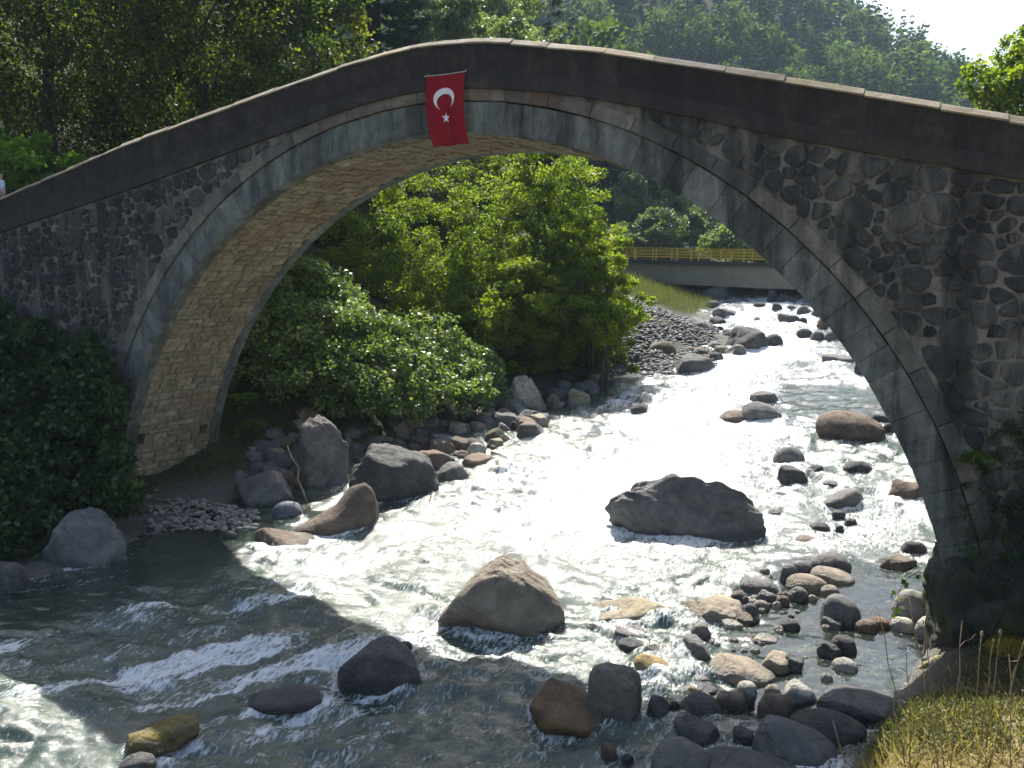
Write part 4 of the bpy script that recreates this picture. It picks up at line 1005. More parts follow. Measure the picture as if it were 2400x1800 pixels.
T.l(T.math('ADD', 0.04, T.math('MULTIPLY', T.math('SUBTRACT', 1.0, cal), 0.07)), gl.inputs['Roughness'])
tr = T.n('BsdfTransparent'); tr.inputs['Color'].default_value = (0.80, 0.86, 0.78, 1)
df = T.n('BsdfDiffuse'); T.l(T.ramp(T.noise(v, 0.5, 3, 0.5), [(0.35, (0.04, 0.064, 0.052)), (0.65, (0.066, 0.094, 0.072))]), df.inputs['Color']); T.l(nrm, df.inputs['Normal'])
mx = T.n('MixShader'); T.l(T.math('SUBTRACT', 0.84, T.math('MULTIPLY', cal, 0.62)), mx.inputs[0]); T.l(tr.outputs[0], mx.inputs[1]); T.l(df.outputs[0], mx.inputs[2])
sf = T.n('MixShader'); T.l(fr.outputs[0], sf.inputs[0]); T.l(mx.outputs[0], sf.inputs[1]); T.l(gl.outputs[0], sf.inputs[2])
fmv = T.n('Mapping'); fmv.inputs['Rotation'].default_value = (0, 0, math.radians(-24)); fmv.inputs['Scale'].default_value = (2.6, 0.85, 1.0); T.l(tc.outputs['Object'], fmv.inputs[0])
vf = T.n('TexVoronoi'); vf.feature = 'DISTANCE_TO_EDGE'; vf.inputs['Scale'].default_value = 5.5; wf = T.n('Mix'); wf.data_type = 'VECTOR'; wf.inputs[0].default_value = 0.3
nf = T.n('TexNoise'); nf.inputs['Scale'].default_value = 4.0; nf.inputs['Detail'].default_value = 6; T.l(fmv.outputs[0], nf.inputs['Vector']); T.l(fmv.outputs[0], wf.inputs[4]); T.l(nf.outputs['Color'], wf.inputs[5]); T.l(wf.outputs[1], vf.inputs['Vector'])
lace = T.ramp(vf.outputs['Distance'], [(0.0, 1.0), (0.22, 0.0)])
fn = T.math('ADD', T.math('MULTIPLY', T.noise(fmv.outputs[0], 2.4, 8, 0.74, 1.6), 0.6), T.math('MULTIPLY', T.noise(v, 13.0, 6, 0.75, 1.0), 0.4))
fmask = T.ramp(T.math('ADD', T.math('MULTIPLY', fo, 0.62), T.math('ADD', T.math('MULTIPLY', T.math('SUBTRACT', fn, 0.5), 2.3), T.math('MULTIPLY', T.math('SUBTRACT', lace, 0.4), 0.26))), [(0.24, 0.0), (0.66, 1.0)])
fd = T.n('BsdfDiffuse'); fd.inputs['Color'].default_value = (0.74, 0.77, 0.78, 1); T.l(T.bump(fn, 0.6, 0.05, nrm), fd.inputs['Normal'])
fm = T.n('MixShader'); T.l(T.math('MULTIPLY', fmask, 0.85), fm.inputs[0]); T.l(sf.outputs[0], fm.inputs[1]); T.l(fd.outputs[0], fm.inputs[2])
river = put('river', wme, T.done(fm.outputs[0])); tag(river, kind='structure')

# ------------------------------------------------------------------ concrete girder bridge upstream
T = NT('board_marked_concrete'); v = T.coord('Object', (0.25, 0.25, 7.0)); n1 = T.noise(v, 2.0, 4, 0.6); n2 = T.noise(T.coord('Object'), 1.4, 5, 0.6)
M_CONC = T.done(T.bsdf(T.mix(0.5, T.ramp(n1, [(0.3, (0.17, 0.155, 0.12)), (0.7, (0.28, 0.26, 0.205))]), T.ramp(n2, [(0.3, (0.18, 0.168, 0.132)), (0.7, (0.30, 0.278, 0.22))])), 0.9, 0.2, T.bump(n1, 0.3, 0.02)))
M_SLAB = mat_masonry('slab_edge_dark', (0.03, 0.027, 0.022), (0.055, 0.05, 0.04), (0.09, 0.08, 0.065), 0.4, False)
M_YEL = mat_plain('yellow_railing_paint', (0.52, 0.36, 0.03), 0.5, 0.4, 0.2, 3.0)
pA, pB = np.array([-15.82, 57.12, 8.58]), np.array([-3.51, 55.48, 8.14]); u = (pB - pA) / np.linalg.norm((pB - pA)[:2]); L_ = np.linalg.norm((pB - pA)[:2])
cb = empty('concrete_bridge', tuple(pA)); tag(cb, 'flat concrete girder bridge with yellow railing farther upstream', 'bridge')
back = np.array([-u[1], u[0], 0.0])
def beam(name, s0, s1, b0, b1, z0, z1, mat):
    V = []
    for s in (s0, s1):
        for b in (b0, b1):
            for z in (z0, z1): V.append(u * s + back * b + np.array([0, 0, z]))
    return MB().add(V, [(0, 1, 3, 2), (4, 6, 7, 5), (0, 4, 5, 1), (2, 3, 7, 6), (0, 2, 6, 4), (1, 5, 7, 3)]).build(name, mat, cb)
S0, S1 = -11.0, L_ + 17.0
beam('deck_slab', S0, S1, -0.35, 7.3, -0.32, 0.0, M_SLAB)
for b in (0.0, 3.3, 6.6): beam('girder', S0, S1, b, b + 0.45, -2.02, -0.323, M_CONC)
for s0, s1 in ((S0 - 2, S0 + 1.0), (S1 - 1, S1 + 2)): beam('abutment', s0, s1, -0.1, 7.1, -4.6, -2.03, M_CONC)
for b in (-0.22, 7.15):
    s = S0
    while s <= S1:
        beam('railing_post', s - 0.04, s + 0.04, b - 0.04, b + 0.04, 0.003, 1.0, M_YEL); s += 1.95
    for z in (0.28, 0.52, 0.76, 1.0): beam('rail', S0, S1, b - 0.03, b + 0.03, z, z + 0.055, M_YEL)

# ------------------------------------------------------------------ vegetation
def unit(a): return a / (np.linalg.norm(a, axis=-1, keepdims=True) + 1e-9)
def leaf_arrays(P, ax_, nr, L, aspect=0.36, fold=0.10):
    P = np.asarray(P, float); ax_ = unit(ax_); sd = unit(np.cross(ax_, nr)); nr = np.cross(sd, ax_); L = np.asarray(L)[:, None]
    mid = P + ax_ * L * 0.45 + nr * L * fold
    V = np.stack([P, mid + sd * L * aspect - nr * L * fold * 1.6, P + ax_ * L, mid - sd * L * aspect - nr * L * fold * 1.6], 1).reshape(-1, 3)
    return V, np.arange(len(P) * 4).reshape(-1, 4)
def leaf_mesh(name, P, ax_, nr, L, tint, aspect=0.36, fold=0.10):
    V, Qd = leaf_arrays(P, ax_, nr, L, aspect, fold); me = new_mesh(name, V, quads=Qd); add_attr(me, 'tint', np.repeat(np.clip(tint, 0, 1), 4)); return me
def clump_leaves(C, Rr, n_each, rg, flat=0.7, droop=0.35, up=0.8):
    C = np.repeat(np.asarray(C), n_each, 0); Rr = np.repeat(np.asarray(Rr), n_each); n = len(C)
    d = unit(rg.normal(size=(n, 3))); rad = Rr * rg.random(n) ** 0.5
    P = C + d * rad[:, None] * np.array([1, 1, flat]); A = unit(d * 0.7 + rg.normal(size=(n, 3)) * 0.6 + np.array([0, 0, -droop])); N = rg.normal(size=(n, 3)) * 0.75 + np.array([0, 0, up]); return P, A, N
def crown_clumps(c, r, n, rg, seed, power=0.32):
    d = unit(rg.normal(size=(n, 3))); d[:, 2] = np.where(d[:, 2] < -0.85, -d[:, 2], d[:, 2])
    rad = rg.random(n) ** power * (1 + 0.45 * fbm(d * 2.2 + seed, 2, seed)); return np.asarray(c) + d * rad[:, None] * np.asarray(r)
def limb_path(p0, p1, rg, k=5, sag=0.08):
    t = np.linspace(0, 1, k)[:, None]; L = np.linalg.norm(np.asarray(p1) - p0); P = np.asarray(p0) * (1 - t) + np.asarray(p1) * t
    return P + rg.normal(0, sag * 0.5, (k, 3)) * L * np.sin(t * math.pi) + np.array([0, 0, 1]) * sag * L * np.sin(t * math.pi)
def tree(name, label, base, crown_c, crown_r, n_cl, n_each, leaf, mat, bark, seed, cat='tree', group=None, trunk_r=None, stems=1, cl=(0.16, 0.30), flat=0.7, droop=0.35, aspect=0.36, limbs=16, skirt=0.0):
    rg = np.random.default_rng(seed); base = np.asarray(base, float); c = np.asarray(crown_c, float) - base; r = np.asarray(crown_r, float)
    e_ = empty(name, tuple(base)); tag(e_, label, cat, group); mr = float(np.mean(r)); H = c[2] + r[2]
    tr_ = trunk_r or (0.02 * H + 0.05) / stems ** 0.7
    C = crown_clumps(c, r, n_cl, rg, seed); Rr = rg.uniform(*cl, n_cl) * mr
    if skirt:
        nk = int(n_cl * skirt); w_ = rg.uniform(0, 6.283, nk); q_ = rg.random(nk) ** 0.5 * 0.95
        low = np.stack([q_ * r[0] * np.cos(w_) + c[0], q_ * r[1] * np.sin(w_) + c[1], rg.uniform(0.1, max(0.6, c[2]), nk)], 1)
        low[:, 2] = np.maximum(low[:, 2], ground_height(low[:, 0] + base[0], low[:, 1] + base[1]) - base[2] + 0.2)
        C = np.vstack([C, low]); n_cl += nk; Rr = np.concatenate([Rr, rg.uniform(*cl, nk) * mr])
    m = MB(); mb = MB()
    for s in range(stems):
        foot = np.array([rg.uniform(-0.5, 0.5) * (stems > 1), rg.uniform(-0.5, 0.5) * (stems > 1), -0.4]); top = c + np.array([rg.uniform(-.3, .3) * r[0] * (stems > 1), rg.uniform(-.3, .3) * r[1] * (stems > 1), 0.45 * r[2]])
        path = limb_path(foot, top, rg, 8, 0.03); m.add(*tube(path, np.linspace(tr_, tr_ * 0.22, 8), 8))
        for j in rg.choice(n_cl, min(n_cl, limbs // stems), replace=False):
            k = int(rg.integers(3, 7)); mb.add(*tube(limb_path(path[k], C[j], rg, 5, 0.07), np.linspace(tr_ * 0.36 * (1 - k / 10), 0.012, 5), 5, False))
    m.build('trunk', bark, e_, True); mb.build('branches', bark, e_, True)
    P, A, N = clump_leaves(C, Rr, n_each, rg, flat, droop); n = len(P)
    tint = np.clip(0.45 + 0.22 * rg.normal(size=n) + 0.18 * np.repeat(rg.normal(size=n_cl), n_each), 0, 1)
    put('crown', leaf_mesh('crown', P, A, N, leaf * rg.uniform(0.65, 1.25, n), tint, aspect), LEAF[mat], e_)
    return e_
def treeT(name, label, cT, hw, hh, depth, ground=None, depth_r=None, **kw):
    """a tree whose crown fills an outline of half-width hw and half-height hh (overview pixels) at a depth in metres"""
    c = at_depth(rayT(*cT), depth); sx = hw * K * depth / FPX; sz = hh * K * depth / FPX; g = gnd(c[0], c[1]) if ground is None else ground
    return tree(name, label, (c[0], c[1], min(g, c[2] - sz * 0.5)), c, (sx, depth_r or sx, sz), **kw)
def conifer(name, label, base, H, Rb, seed, mat='conifer', levels=26, per=9, group=None, low=0.12):
    rg = np.random.default_rng(seed); e_ = empty(name, tuple(base)); tag(e_, label, 'tree', group)
    MB().add(*tube([(0, 0, -0.3), (0, 0, H * 0.5), (0, 0, H)], [0.016 * H, 0.009 * H, 0.01], 7)).build('trunk', BARK, e_, True)
    me = conifer_mesh(H, Rb, rg, levels, per, low); put('crown', me, LEAF[mat], e_); return e_
def conifer_mesh(H, Rb, rg, levels, per, low, k=16, lsz=1.0):
    P = []; A = []; N = []; L = []
    for i in range(levels):
        f = i / (levels - 1); z = H * (low + (0.985 - low) * f); R = Rb * (1 - f) ** 0.85 * rg.uniform(0.8, 1.1) + 0.05 * Rb
        for j in range(max(4, int(per * (1 - 0.4 * f)))):
            w = rg.uniform(0, 2 * math.pi); R1 = R * rg.uniform(0.65, 1.1); d = np.array([math.cos(w), math.sin(w), 0]); sd = np.array([-d[1], d[0], 0])
            for t in np.linspace(0.15, 1.0, k):
                q = d * R1 * t + np.array([0, 0, z - 0.30 * R1 * t + 0.14 * R1 * t ** 3 + rg.normal(0, 0.02 * H / levels)])
                for s in (-1, 1):
                    P.append(q); A.append(d * 0.45 + sd * s * 0.8 + np.array([0, 0, -0.45 + rg.normal() * 0.2])); N.append(np.array([0, 0, 1.0]) + rg.normal(size=3) * 0.35); L.append(lsz * (0.10 * R + 0.30 * Rb * 0.5 * (1.05 - t)) * rg.uniform(0.7, 1.3))
    return leaf_mesh('crown', np.array(P), np.array(A), np.array(N), np.array(L), rg.random(len(P)), 0.22, 0.05)

# big trees on the left bank behind the parapet
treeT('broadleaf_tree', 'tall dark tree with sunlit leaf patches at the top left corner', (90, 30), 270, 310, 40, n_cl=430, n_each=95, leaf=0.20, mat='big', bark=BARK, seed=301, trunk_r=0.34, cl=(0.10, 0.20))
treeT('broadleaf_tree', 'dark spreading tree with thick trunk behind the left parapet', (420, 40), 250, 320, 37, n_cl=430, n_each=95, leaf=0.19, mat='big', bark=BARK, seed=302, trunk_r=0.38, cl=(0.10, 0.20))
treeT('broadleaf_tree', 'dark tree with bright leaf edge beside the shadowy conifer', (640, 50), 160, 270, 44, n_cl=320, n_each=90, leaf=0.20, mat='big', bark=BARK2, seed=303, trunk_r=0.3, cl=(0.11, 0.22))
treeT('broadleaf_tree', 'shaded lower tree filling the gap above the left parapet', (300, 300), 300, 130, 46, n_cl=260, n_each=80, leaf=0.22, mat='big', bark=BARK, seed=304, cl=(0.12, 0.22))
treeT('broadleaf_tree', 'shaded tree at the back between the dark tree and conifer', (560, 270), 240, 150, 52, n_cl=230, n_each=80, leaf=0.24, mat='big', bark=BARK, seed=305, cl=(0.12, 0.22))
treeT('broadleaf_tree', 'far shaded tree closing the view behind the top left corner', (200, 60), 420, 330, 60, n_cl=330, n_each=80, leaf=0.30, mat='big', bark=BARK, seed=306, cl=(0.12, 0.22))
treeT('leafy_shrub', 'bright yellow-green shrub behind the parapet at the left edge', (70, 375), 115, 85, 36, n_cl=70, n_each=80, leaf=0.22, mat='fern', bark=BARK, seed=307, cat='shrub', stems=3, cl=(0.14, 0.28))  # brighter leaf colour stands in for sunlight the trees behind block
for (tx, d_, H_, rb, lb, sd) in ((815, 62, 36, 4.6, 'tall shadowy spruce between the left trees and the hill', 311), (885, 76, 40, 5.2, 'second dim spruce just right of the shadowy one', 312)):
    p = at_depth(rayT(tx, 300), d_); g = gnd(p[0], p[1]); conifer('spruce_tree', lb, (p[0], p[1], g), H_, rb, sd, levels=34, per=12)
treeT('broadleaf_tree', 'pale green sunlit tree peeking over the bridge crown', (985, 80), 75, 90, 72, n_cl=150, n_each=70, leaf=0.30, mat='pale', bark=BARK2, seed=313, cl=(0.12, 0.24))
treeT('broadleaf_tree', 'sunlit rounded tree above the flag side of the parapet', (1105, 115), 95, 75, 78, n_cl=150, n_each=70, leaf=0.30, mat='pale', bark=BARK2, seed=314, cl=(0.12, 0.24))
treeT('broadleaf_tree', 'hazy light tree rising behind the crown of the bridge', (1060, 20), 110, 75, 96, n_cl=140, n_each=60, leaf=0.40, mat='pale', bark=BARK2, seed=315, cl=(0.14, 0.26))
treeT('broadleaf_tree', 'sunlit yellow-green tree over the parapet at the right edge', (2225, 185), 118, 108, 38, n_cl=170, n_each=85, leaf=0.20, mat='bush', bark=BARK2, seed=316, cl=(0.12, 0.24))
p = at_depth(rayT(2330, 300), 45); conifer('spruce_tree', 'dark spruce whose branch tips enter the top right corner', (p[0], p[1], gnd(p[0], p[1])), 24.0, 3.9, 317, levels=24, per=10)
# bushes on the left bank seen through the arch
treeT('hazel_bush', 'bushy green hazel left of centre under the arch', (880, 570), 200, 190, 46, n_cl=272, n_each=156, leaf=0.138, mat='bush', bark=BARK, seed=321, cat='bush', stems=5, skirt=0.45, cl=(0.07, 0.16))
treeT('hazel_bush', 'tallest sunlit tree framed under the crown of the arch', (1170, 520), 150, 215, 49, n_cl=256, n_each=156, leaf=0.157, mat='bush', bark=BARK, seed=322, cat='bush', stems=3, skirt=0.45, cl=(0.07, 0.16))
treeT('hazel_bush', 'dense bush overhanging the backwater under the arch', (1110, 670), 160, 130, 44, n_cl=240, n_each=156, leaf=0.138, mat='bush', bark=BARK, seed=323, cat='bush', stems=5, skirt=0.45, cl=(0.07, 0.16))
treeT('hazel_bush', 'rightmost bush reaching towards the concrete girder', (1270, 630), 115, 150, 45, n_cl=192, n_each=156, leaf=0.147, mat='bush', bark=BARK, seed=324, cat='bush', stems=4, skirt=0.45, cl=(0.07, 0.16))
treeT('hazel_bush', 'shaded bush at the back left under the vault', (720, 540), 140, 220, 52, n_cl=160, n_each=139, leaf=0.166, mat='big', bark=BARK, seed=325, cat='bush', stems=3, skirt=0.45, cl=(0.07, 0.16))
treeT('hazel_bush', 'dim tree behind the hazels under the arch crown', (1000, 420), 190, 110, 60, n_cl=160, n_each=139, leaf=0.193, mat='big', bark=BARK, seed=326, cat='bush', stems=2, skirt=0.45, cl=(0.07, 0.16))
treeT('leafy_shrub', 'small light green shrub at the left edge of the gravel bar', (1310, 700), 55, 60, 42, n_cl=70, n_each=60, leaf=0.15, mat='bush', bark=BARK, seed=327, cat='shrub', stems=3, cl=(0.2, 0.36))
treeT('leafy_shrub', 'shrub lit pale at the vault edge under the arch', (655, 600), 40, 45, 35, n_cl=40, n_each=60, leaf=0.12, mat='pale', bark=BARK, seed=328, cat='shrub', stems=3, cl=(0.2, 0.36))
# trees beyond the concrete bridge
far = [((1365, 445), 42, 68, 98, 'pointed grey-green tree beyond the concrete bridge'), ((1420, 500), 52, 45, 92, 'round grey-green willow above the yellow railing'),
       ((1500, 495), 55, 45, 96, 'willow above the middle of the yellow railing'), ((1470, 450), 50, 40, 112, 'darker willow behind the railing trees by the arch edge'),
       ((1570, 525), 50, 32, 88, 'small bright green tree above the right railing end'), ((1640, 540), 60, 40, 92, 'low green tree half hidden by the arch ring'),
       ((1345, 520), 45, 35, 90, 'low willow at the left end of the yellow railing')]
for k, (cT, hw, hh_, d_, lb) in enumerate(far):
    treeT('willow_tree', lb, cT, hw, hh_, d_, n_cl=110, n_each=55, leaf=0.34, mat='willow' if k in (0, 1, 2, 3, 6) else 'pale', bark=BARK2, seed=340 + k, cl=(0.14, 0.26))

# shrubs on the right bank upstream, mostly screened by the pier
for k, (x, y, rr, hh_, lb) in enumerate([(13.2, 9.0, 1.7, 1.6, 'green shrub on the right bank just behind the pier'), (12.0, 16.0, 1.9, 1.8, 'second green shrub upstream of the pier on the right bank'), (12.6, 23.5, 2.1, 2.2, 'leafy shrub on the right bank level with the backwater'),
        (9.8, 31.0, 2.0, 1.9, 'leafy shrub on the right bank level with the gravel bar'), (8.2, 39.0, 2.0, 2.0, 'leafy shrub on the right bank above the white chute'), (6.8, 47.0, 1.9, 1.8, 'last right bank shrub before the concrete bridge'), (15.5, 31.0, 2.6, 2.8, 'taller bush set back on the right bank'), (16.5, 14.0, 2.6, 2.8, 'taller bush behind the right abutment')]):
    g = gnd(x, y); tree('leafy_shrub', lb, (x, y, g), (x, y, g + hh_ * 0.8), (rr, rr, hh_), 70, 60, 0.16, 'bush', BARK, 360 + k, 'shrub', stems=3, cl=(0.16, 0.3), skirt=0.3)
# brambles on the left bank beyond the bridge
def in_poly(x, y, poly):
    c = False; n_ = len(poly)
    for i in range(n_):
        (x0, y0), (x1, y1) = poly[i], poly[(i + 1) % n_]
        if (y0 > y) != (y1 > y) and x < (x1 - x0) * (y - y0) / (y1 - y0) + x0: c = not c
    return c
def thicket(name, label, poly, place, n_cl, n_each, leaf, mat, rad, seed, cat='bramble', stalks=60):
    rg = np.random.default_rng(seed); xs_, ys_ = [q[0] for q in poly], [q[1] for q in poly]; C = []
    while len(C) < n_cl:
        x, y = rg.uniform(min(xs_), max(xs_)), rg.uniform(min(ys_), max(ys_))
        if in_poly(x, y, poly):
            p = place(x, y, rg)
            if p is not None: C.append(p + (np.array([rg.normal() * 0.3, rg.normal() * 0.3, rg.uniform(0.15, 0.75)]) if rg.random() < 0.16 else 0))
    C = np.array(C); base = C[C[:, 2].argmin()].copy(); e_ = empty(name, tuple(base)); tag(e_, label, cat)
    C = C - base; P, A, N = clump_leaves(C, rg.uniform(rad[0], rad[1], n_cl), n_each, rg, 0.75, 0.4, 1.0); n = len(P)
    put('leaves', leaf_mesh('leaves', P, A, N, leaf * rg.uniform(0.45, 1.4, n), 0.45 + 0.22 * rg.normal(size=n) + 0.15 * np.repeat(rg.normal(size=n_cl), n_each), 0.40), LEAF[mat], e_)
    mb = MB()
    for j in range(stalks):
        q = C[rg.integers(n_cl)]; mb.add(*tube(limb_path(q + np.array([rg.normal() * .3, rg.normal() * .3, -rg.uniform(.4, .9)]), q + rg.normal(size=3) * 0.3 + np.array([0, 0, 0.2]), rg, 5, 0.15), np.linspace(0.012, 0.005, 5), 4, False))
    mb.build('stems', BARK, e_, True)['kind'] = 'stuff'; return e_
def bank_place(slope, x_off):
    def f(x, y, rg):
        d = rayT(x, y); t = 18.0
        while t < 60:
            p = CAM + d * t
            if p[1] > WID + 0.6 and p[2] <= float(zw(p[1])) + 0.3 + slope * max(0.0, float(xl(p[1])) + x_off - p[0]): return p + rg.normal(size=3) * np.array([0.15, 0.25, 0.1])
            t += 0.1
        return None
    return f
thicket('bramble_thicket', 'sunlit bramble thicket on the left bank above the shore boulders', [(720, 690), (800, 680), (880, 700), (1000, 730), (1085, 790), (1095, 850), (1000, 880), (890, 890), (800, 880), (740, 820)], bank_place(0.95, 0.4), 330, 80, 0.15, 'bramble', (0.25, 0.5), 401)
thicket('bramble_thicket', 'shadowy bramble thicket beside the vault with light upper edge', [(545, 640), (590, 590), (650, 565), (740, 600), (800, 690), (790, 800), (800, 890), (700, 880), (600, 840), (530, 800)], bank_place(1.0, -0.6), 300, 80, 0.15, 'bramble', (0.3, 0.6), 402)
thicket('undergrowth', 'dark undergrowth beneath the hazels by the backwater', [(820, 600), (1000, 650), (1250, 700), (1290, 770), (1200, 790), (1120, 780), (1000, 720), (880, 690)], bank_place(0.55, -1.0), 260, 80, 0.15, 'bush', (0.5, 0.9), 403, 'undergrowth')
# dark thicket over the near left abutment
def wall_place(x, y, rg):
    Y = -0.25 - 1.9 * rg.random() ** 1.6 * (0.35 + 0.65 * min(1, max(0, (y - 680) / 250)))
    p = at_y(rayT(x, y), Y); g, t = at_ground(rayT(x, y))
    return p if p[1] < g[1] else g + np.array([0, -0.15 * rg.random(), 0.15 + 0.3 * rg.random()])
thicket('ivy_thicket', 'dark ivy and bramble thicket covering the near left abutment', [(-60, 700), (0, 680), (50, 720), (90, 690), (140, 760), (190, 740), (225, 800), (262, 830), (240, 900), (262, 960), (285, 1030), (290, 1090), (180, 1120), (100, 1170), (60, 1210), (-60, 1240)], wall_place, 640, 62, 0.16, 'ivy', (0.18, 0.5), 404, 'thicket', 90)
thicket('creeper', 'moss and creeper spreading over the right pier wall', [(2080, 960), (2130, 910), (2230, 870), (2260, 1300), (2240, 1460), (2100, 1440), (2050, 1330), (2080, 1200), (2075, 1060)], lambda x, y, rg: at_y(rayT(x, y), -0.10 - (0.3 if y < 1150 else 0.75) * rg.random()), 110, 60, 0.045, 'ivy', (0.08, 0.2), 405, 'creeper', 20)

def fern(name, label, base, dirs, L, mat='fern', seed=0):
    rg = np.random.default_rng(seed); e_ = empty(name, tuple(base)); tag(e_, label, 'fern')
    for d in dirs:
        d = np.asarray(d, float); l_ = L * rg.uniform(0.8, 1.1); P = []; A = []; N = []; S_ = []
        hd = unit(np.array([d[0], d[1], 0.0])); path = [hd * l_ * t + np.array([0, 0, d[2] * l_ * t - 0.55 * l_ * t * t]) for t in np.linspace(0, 1, 16)]
        path = np.array(path); sd = np.array([-hd[1], hd[0], 0])
        for i in range(1, 16):
            for s in (-1, 1):
                P.append(path[i]); A.append(sd * s + hd * 0.45 + np.array([0, 0, -0.15])); N.append(np.array([0, 0, 1.0]) + rg.normal(size=3) * 0.2); S_.append(0.34 * l_ * math.sin(math.pi * (0.12 + 0.86 * i / 16)) + 0.01)
        fr_ = put('frond', leaf_mesh('frond', np.array(P), np.array(A), np.array(N), np.array(S_), rg.random(len(P)), 0.16, 0.04), LEAF[mat], e_)
        MB().add(*tube(path, np.linspace(0.006, 0.002, 16), 4, False)).build('stem', LEAF[mat], fr_)
fern('fern', 'bright green fern catching the sun beside the vault foot', at_y(rayT(522, 850), WID + 1.3), [(0.5, -0.6, 0.3), (0.9, -0.2, 0.2), (0.2, -0.9, 0.0), (0.7, -0.7, -0.3), (-0.2, -0.8, 0.3), (0.9, 0.2, 0.4)], 0.85, seed=1)
fern('fern', 'lower bright fern frond drooping above the shore boulders', at_y(rayT(535, 905), WID + 1.2), [(0.6, -0.7, 0.1), (0.9, -0.3, 0.0), (0.2, -0.9, -0.2), (0.9, 0.1, 0.2)], 0.75, seed=2)
fern('fern', 'small green fern growing from the right pier wall', at_y(rayT(2120, 975), -0.12), [(-0.9, -0.4, 0.2), (-0.6, -0.8, 0.1), (0.3, -0.9, 0.1), (-0.9, -0.2, -0.2)], 0.45, seed=3)

# the forested hillside
hill_pts = []
r4 = np.random.default_rng(55)
def project(p):
    d = np.asarray(p) - CAM; cyaw, syaw = math.cos(YAW), math.sin(YAW); x = d[0] * cyaw + d[1] * syaw; y = -d[0] * syaw + d[1] * cyaw; z = d[2]
    cp, sp = math.cos(PITCH), math.sin(PITCH); f = y * cp - z * sp; up = y * sp + z * cp
    return ((1200 + FPX * x / f) / K, (900 - FPX * up / f) / K, f) if f > 1 else (1e9, 1e9, f)
Y = 82.0
while Y < 420:
    X = -260.0; step = 6.2 + 0.006 * Y
    while X < 75:
        x, y = X + r4.uniform(-.45, .45) * step, Y + r4.uniform(-.45, .45) * step
        g = gnd(x, y); tx, ty, f = project((x, y, g + 9))
        river_gap = abs(x + 6) < 9 and y < 118
        thru = 1290 < tx < 1640 and 330 < ty < 545
        if not river_gap and not (thru and f < 128) and not (tx > 1650 and f < 170) and 900 < tx < 2330 and -70 < ty and (ty < 330 or thru) and f > 84: hill_pts.append((f, x, y, g, ty, thru))
        X += step
    Y += step
hill_pts.sort()
def hill_broad(seed, ncl=46, each=42, leaf=0.62):
    rg = np.random.default_rng(seed); C = crown_clumps((0, 0, 7.4), (3.9, 3.9, 4.6), ncl, rg, seed, 0.35); P, A, N = clump_leaves(C, rg.uniform(0.9, 1.6, ncl), each, rg, 0.75, 0.2); n_ = len(P)
    return leaf_arrays(P, A, N, leaf * rg.uniform(0.6, 1.3, n_), 0.38), np.clip(0.45 + 0.2 * rg.normal(size=n_) + 0.12 * np.repeat(rg.normal(size=ncl), each), 0, 1)
TR_V, TR_F = tube([(0, 0, -1.5), (0, 0, 4), (0.1, 0, 8)], [0.3, 0.22, 0.06], 5, False)
def with_trunk(name, V, Qd, tint, mat):
    me = new_mesh(name, np.vstack([V, np.array(TR_V)]), quads=np.vstack([Qd, np.array(TR_F) + len(V)])); add_attr(me, 'tint', np.concatenate([tint, np.full(len(TR_V), 0.5)]))
    me.materials.append(mat); me.materials.append(BARK); mi = np.zeros(len(me.polygons), np.int32); mi[len(Qd):] = 1; me.polygons.foreach_set('material_index', mi); return me
BROAD = []; SPRUCE = []
for s in range(6):
    (V, Qd), tint = hill_broad(500 + s); BROAD.append(with_trunk('hillside_tree', V, Qd, np.repeat(tint, 4), LEAF['hill']))
for s in range(4):
    rg = np.random.default_rng(520 + s); me = conifer_mesh(17.0, 3.0, rg, 17, 7, 0.12, 7, 1.7)
    V = np.zeros(len(me.vertices) * 3, np.float32); me.vertices.foreach_get('co', V); tt = np.zeros(len(me.vertices), np.float32); me.attributes['tint'].data.foreach_get('value', tt)
    SPRUCE.append(with_trunk('hillside_spruce', V.reshape(-1, 3), np.arange(len(me.vertices)).reshape(-1, 4), tt, LEAF['conifer']))
def is_spruce(f, x, y, ty, thru):
    pr = 0.38 + 0.30 * sstep(210, 330, f) + 0.30 * vnoise(np.array([[x / 26, y / 26, 0.0]]), 77)[0]
    return r4.random() < (0.75 if (thru and f > 118) else pr)
nb = ns = 0; stuffV = []; stuffQ = []; stuffT = []; off = 0
lowB = [hill_broad(600 + s, 34, 13, 1.05) for s in range(3)]
lowS = [conifer_mesh(17.0, 3.0, np.random.default_rng(610 + s), 11, 5, 0.12, 5, 2.2) for s in range(2)]
lowSa = []
for me in lowS:
    V = np.zeros(len(me.vertices) * 3, np.float32); me.vertices.foreach_get('co', V); lowSa.append(V.reshape(-1, 3))
sparse = {'b': [], 's': []}
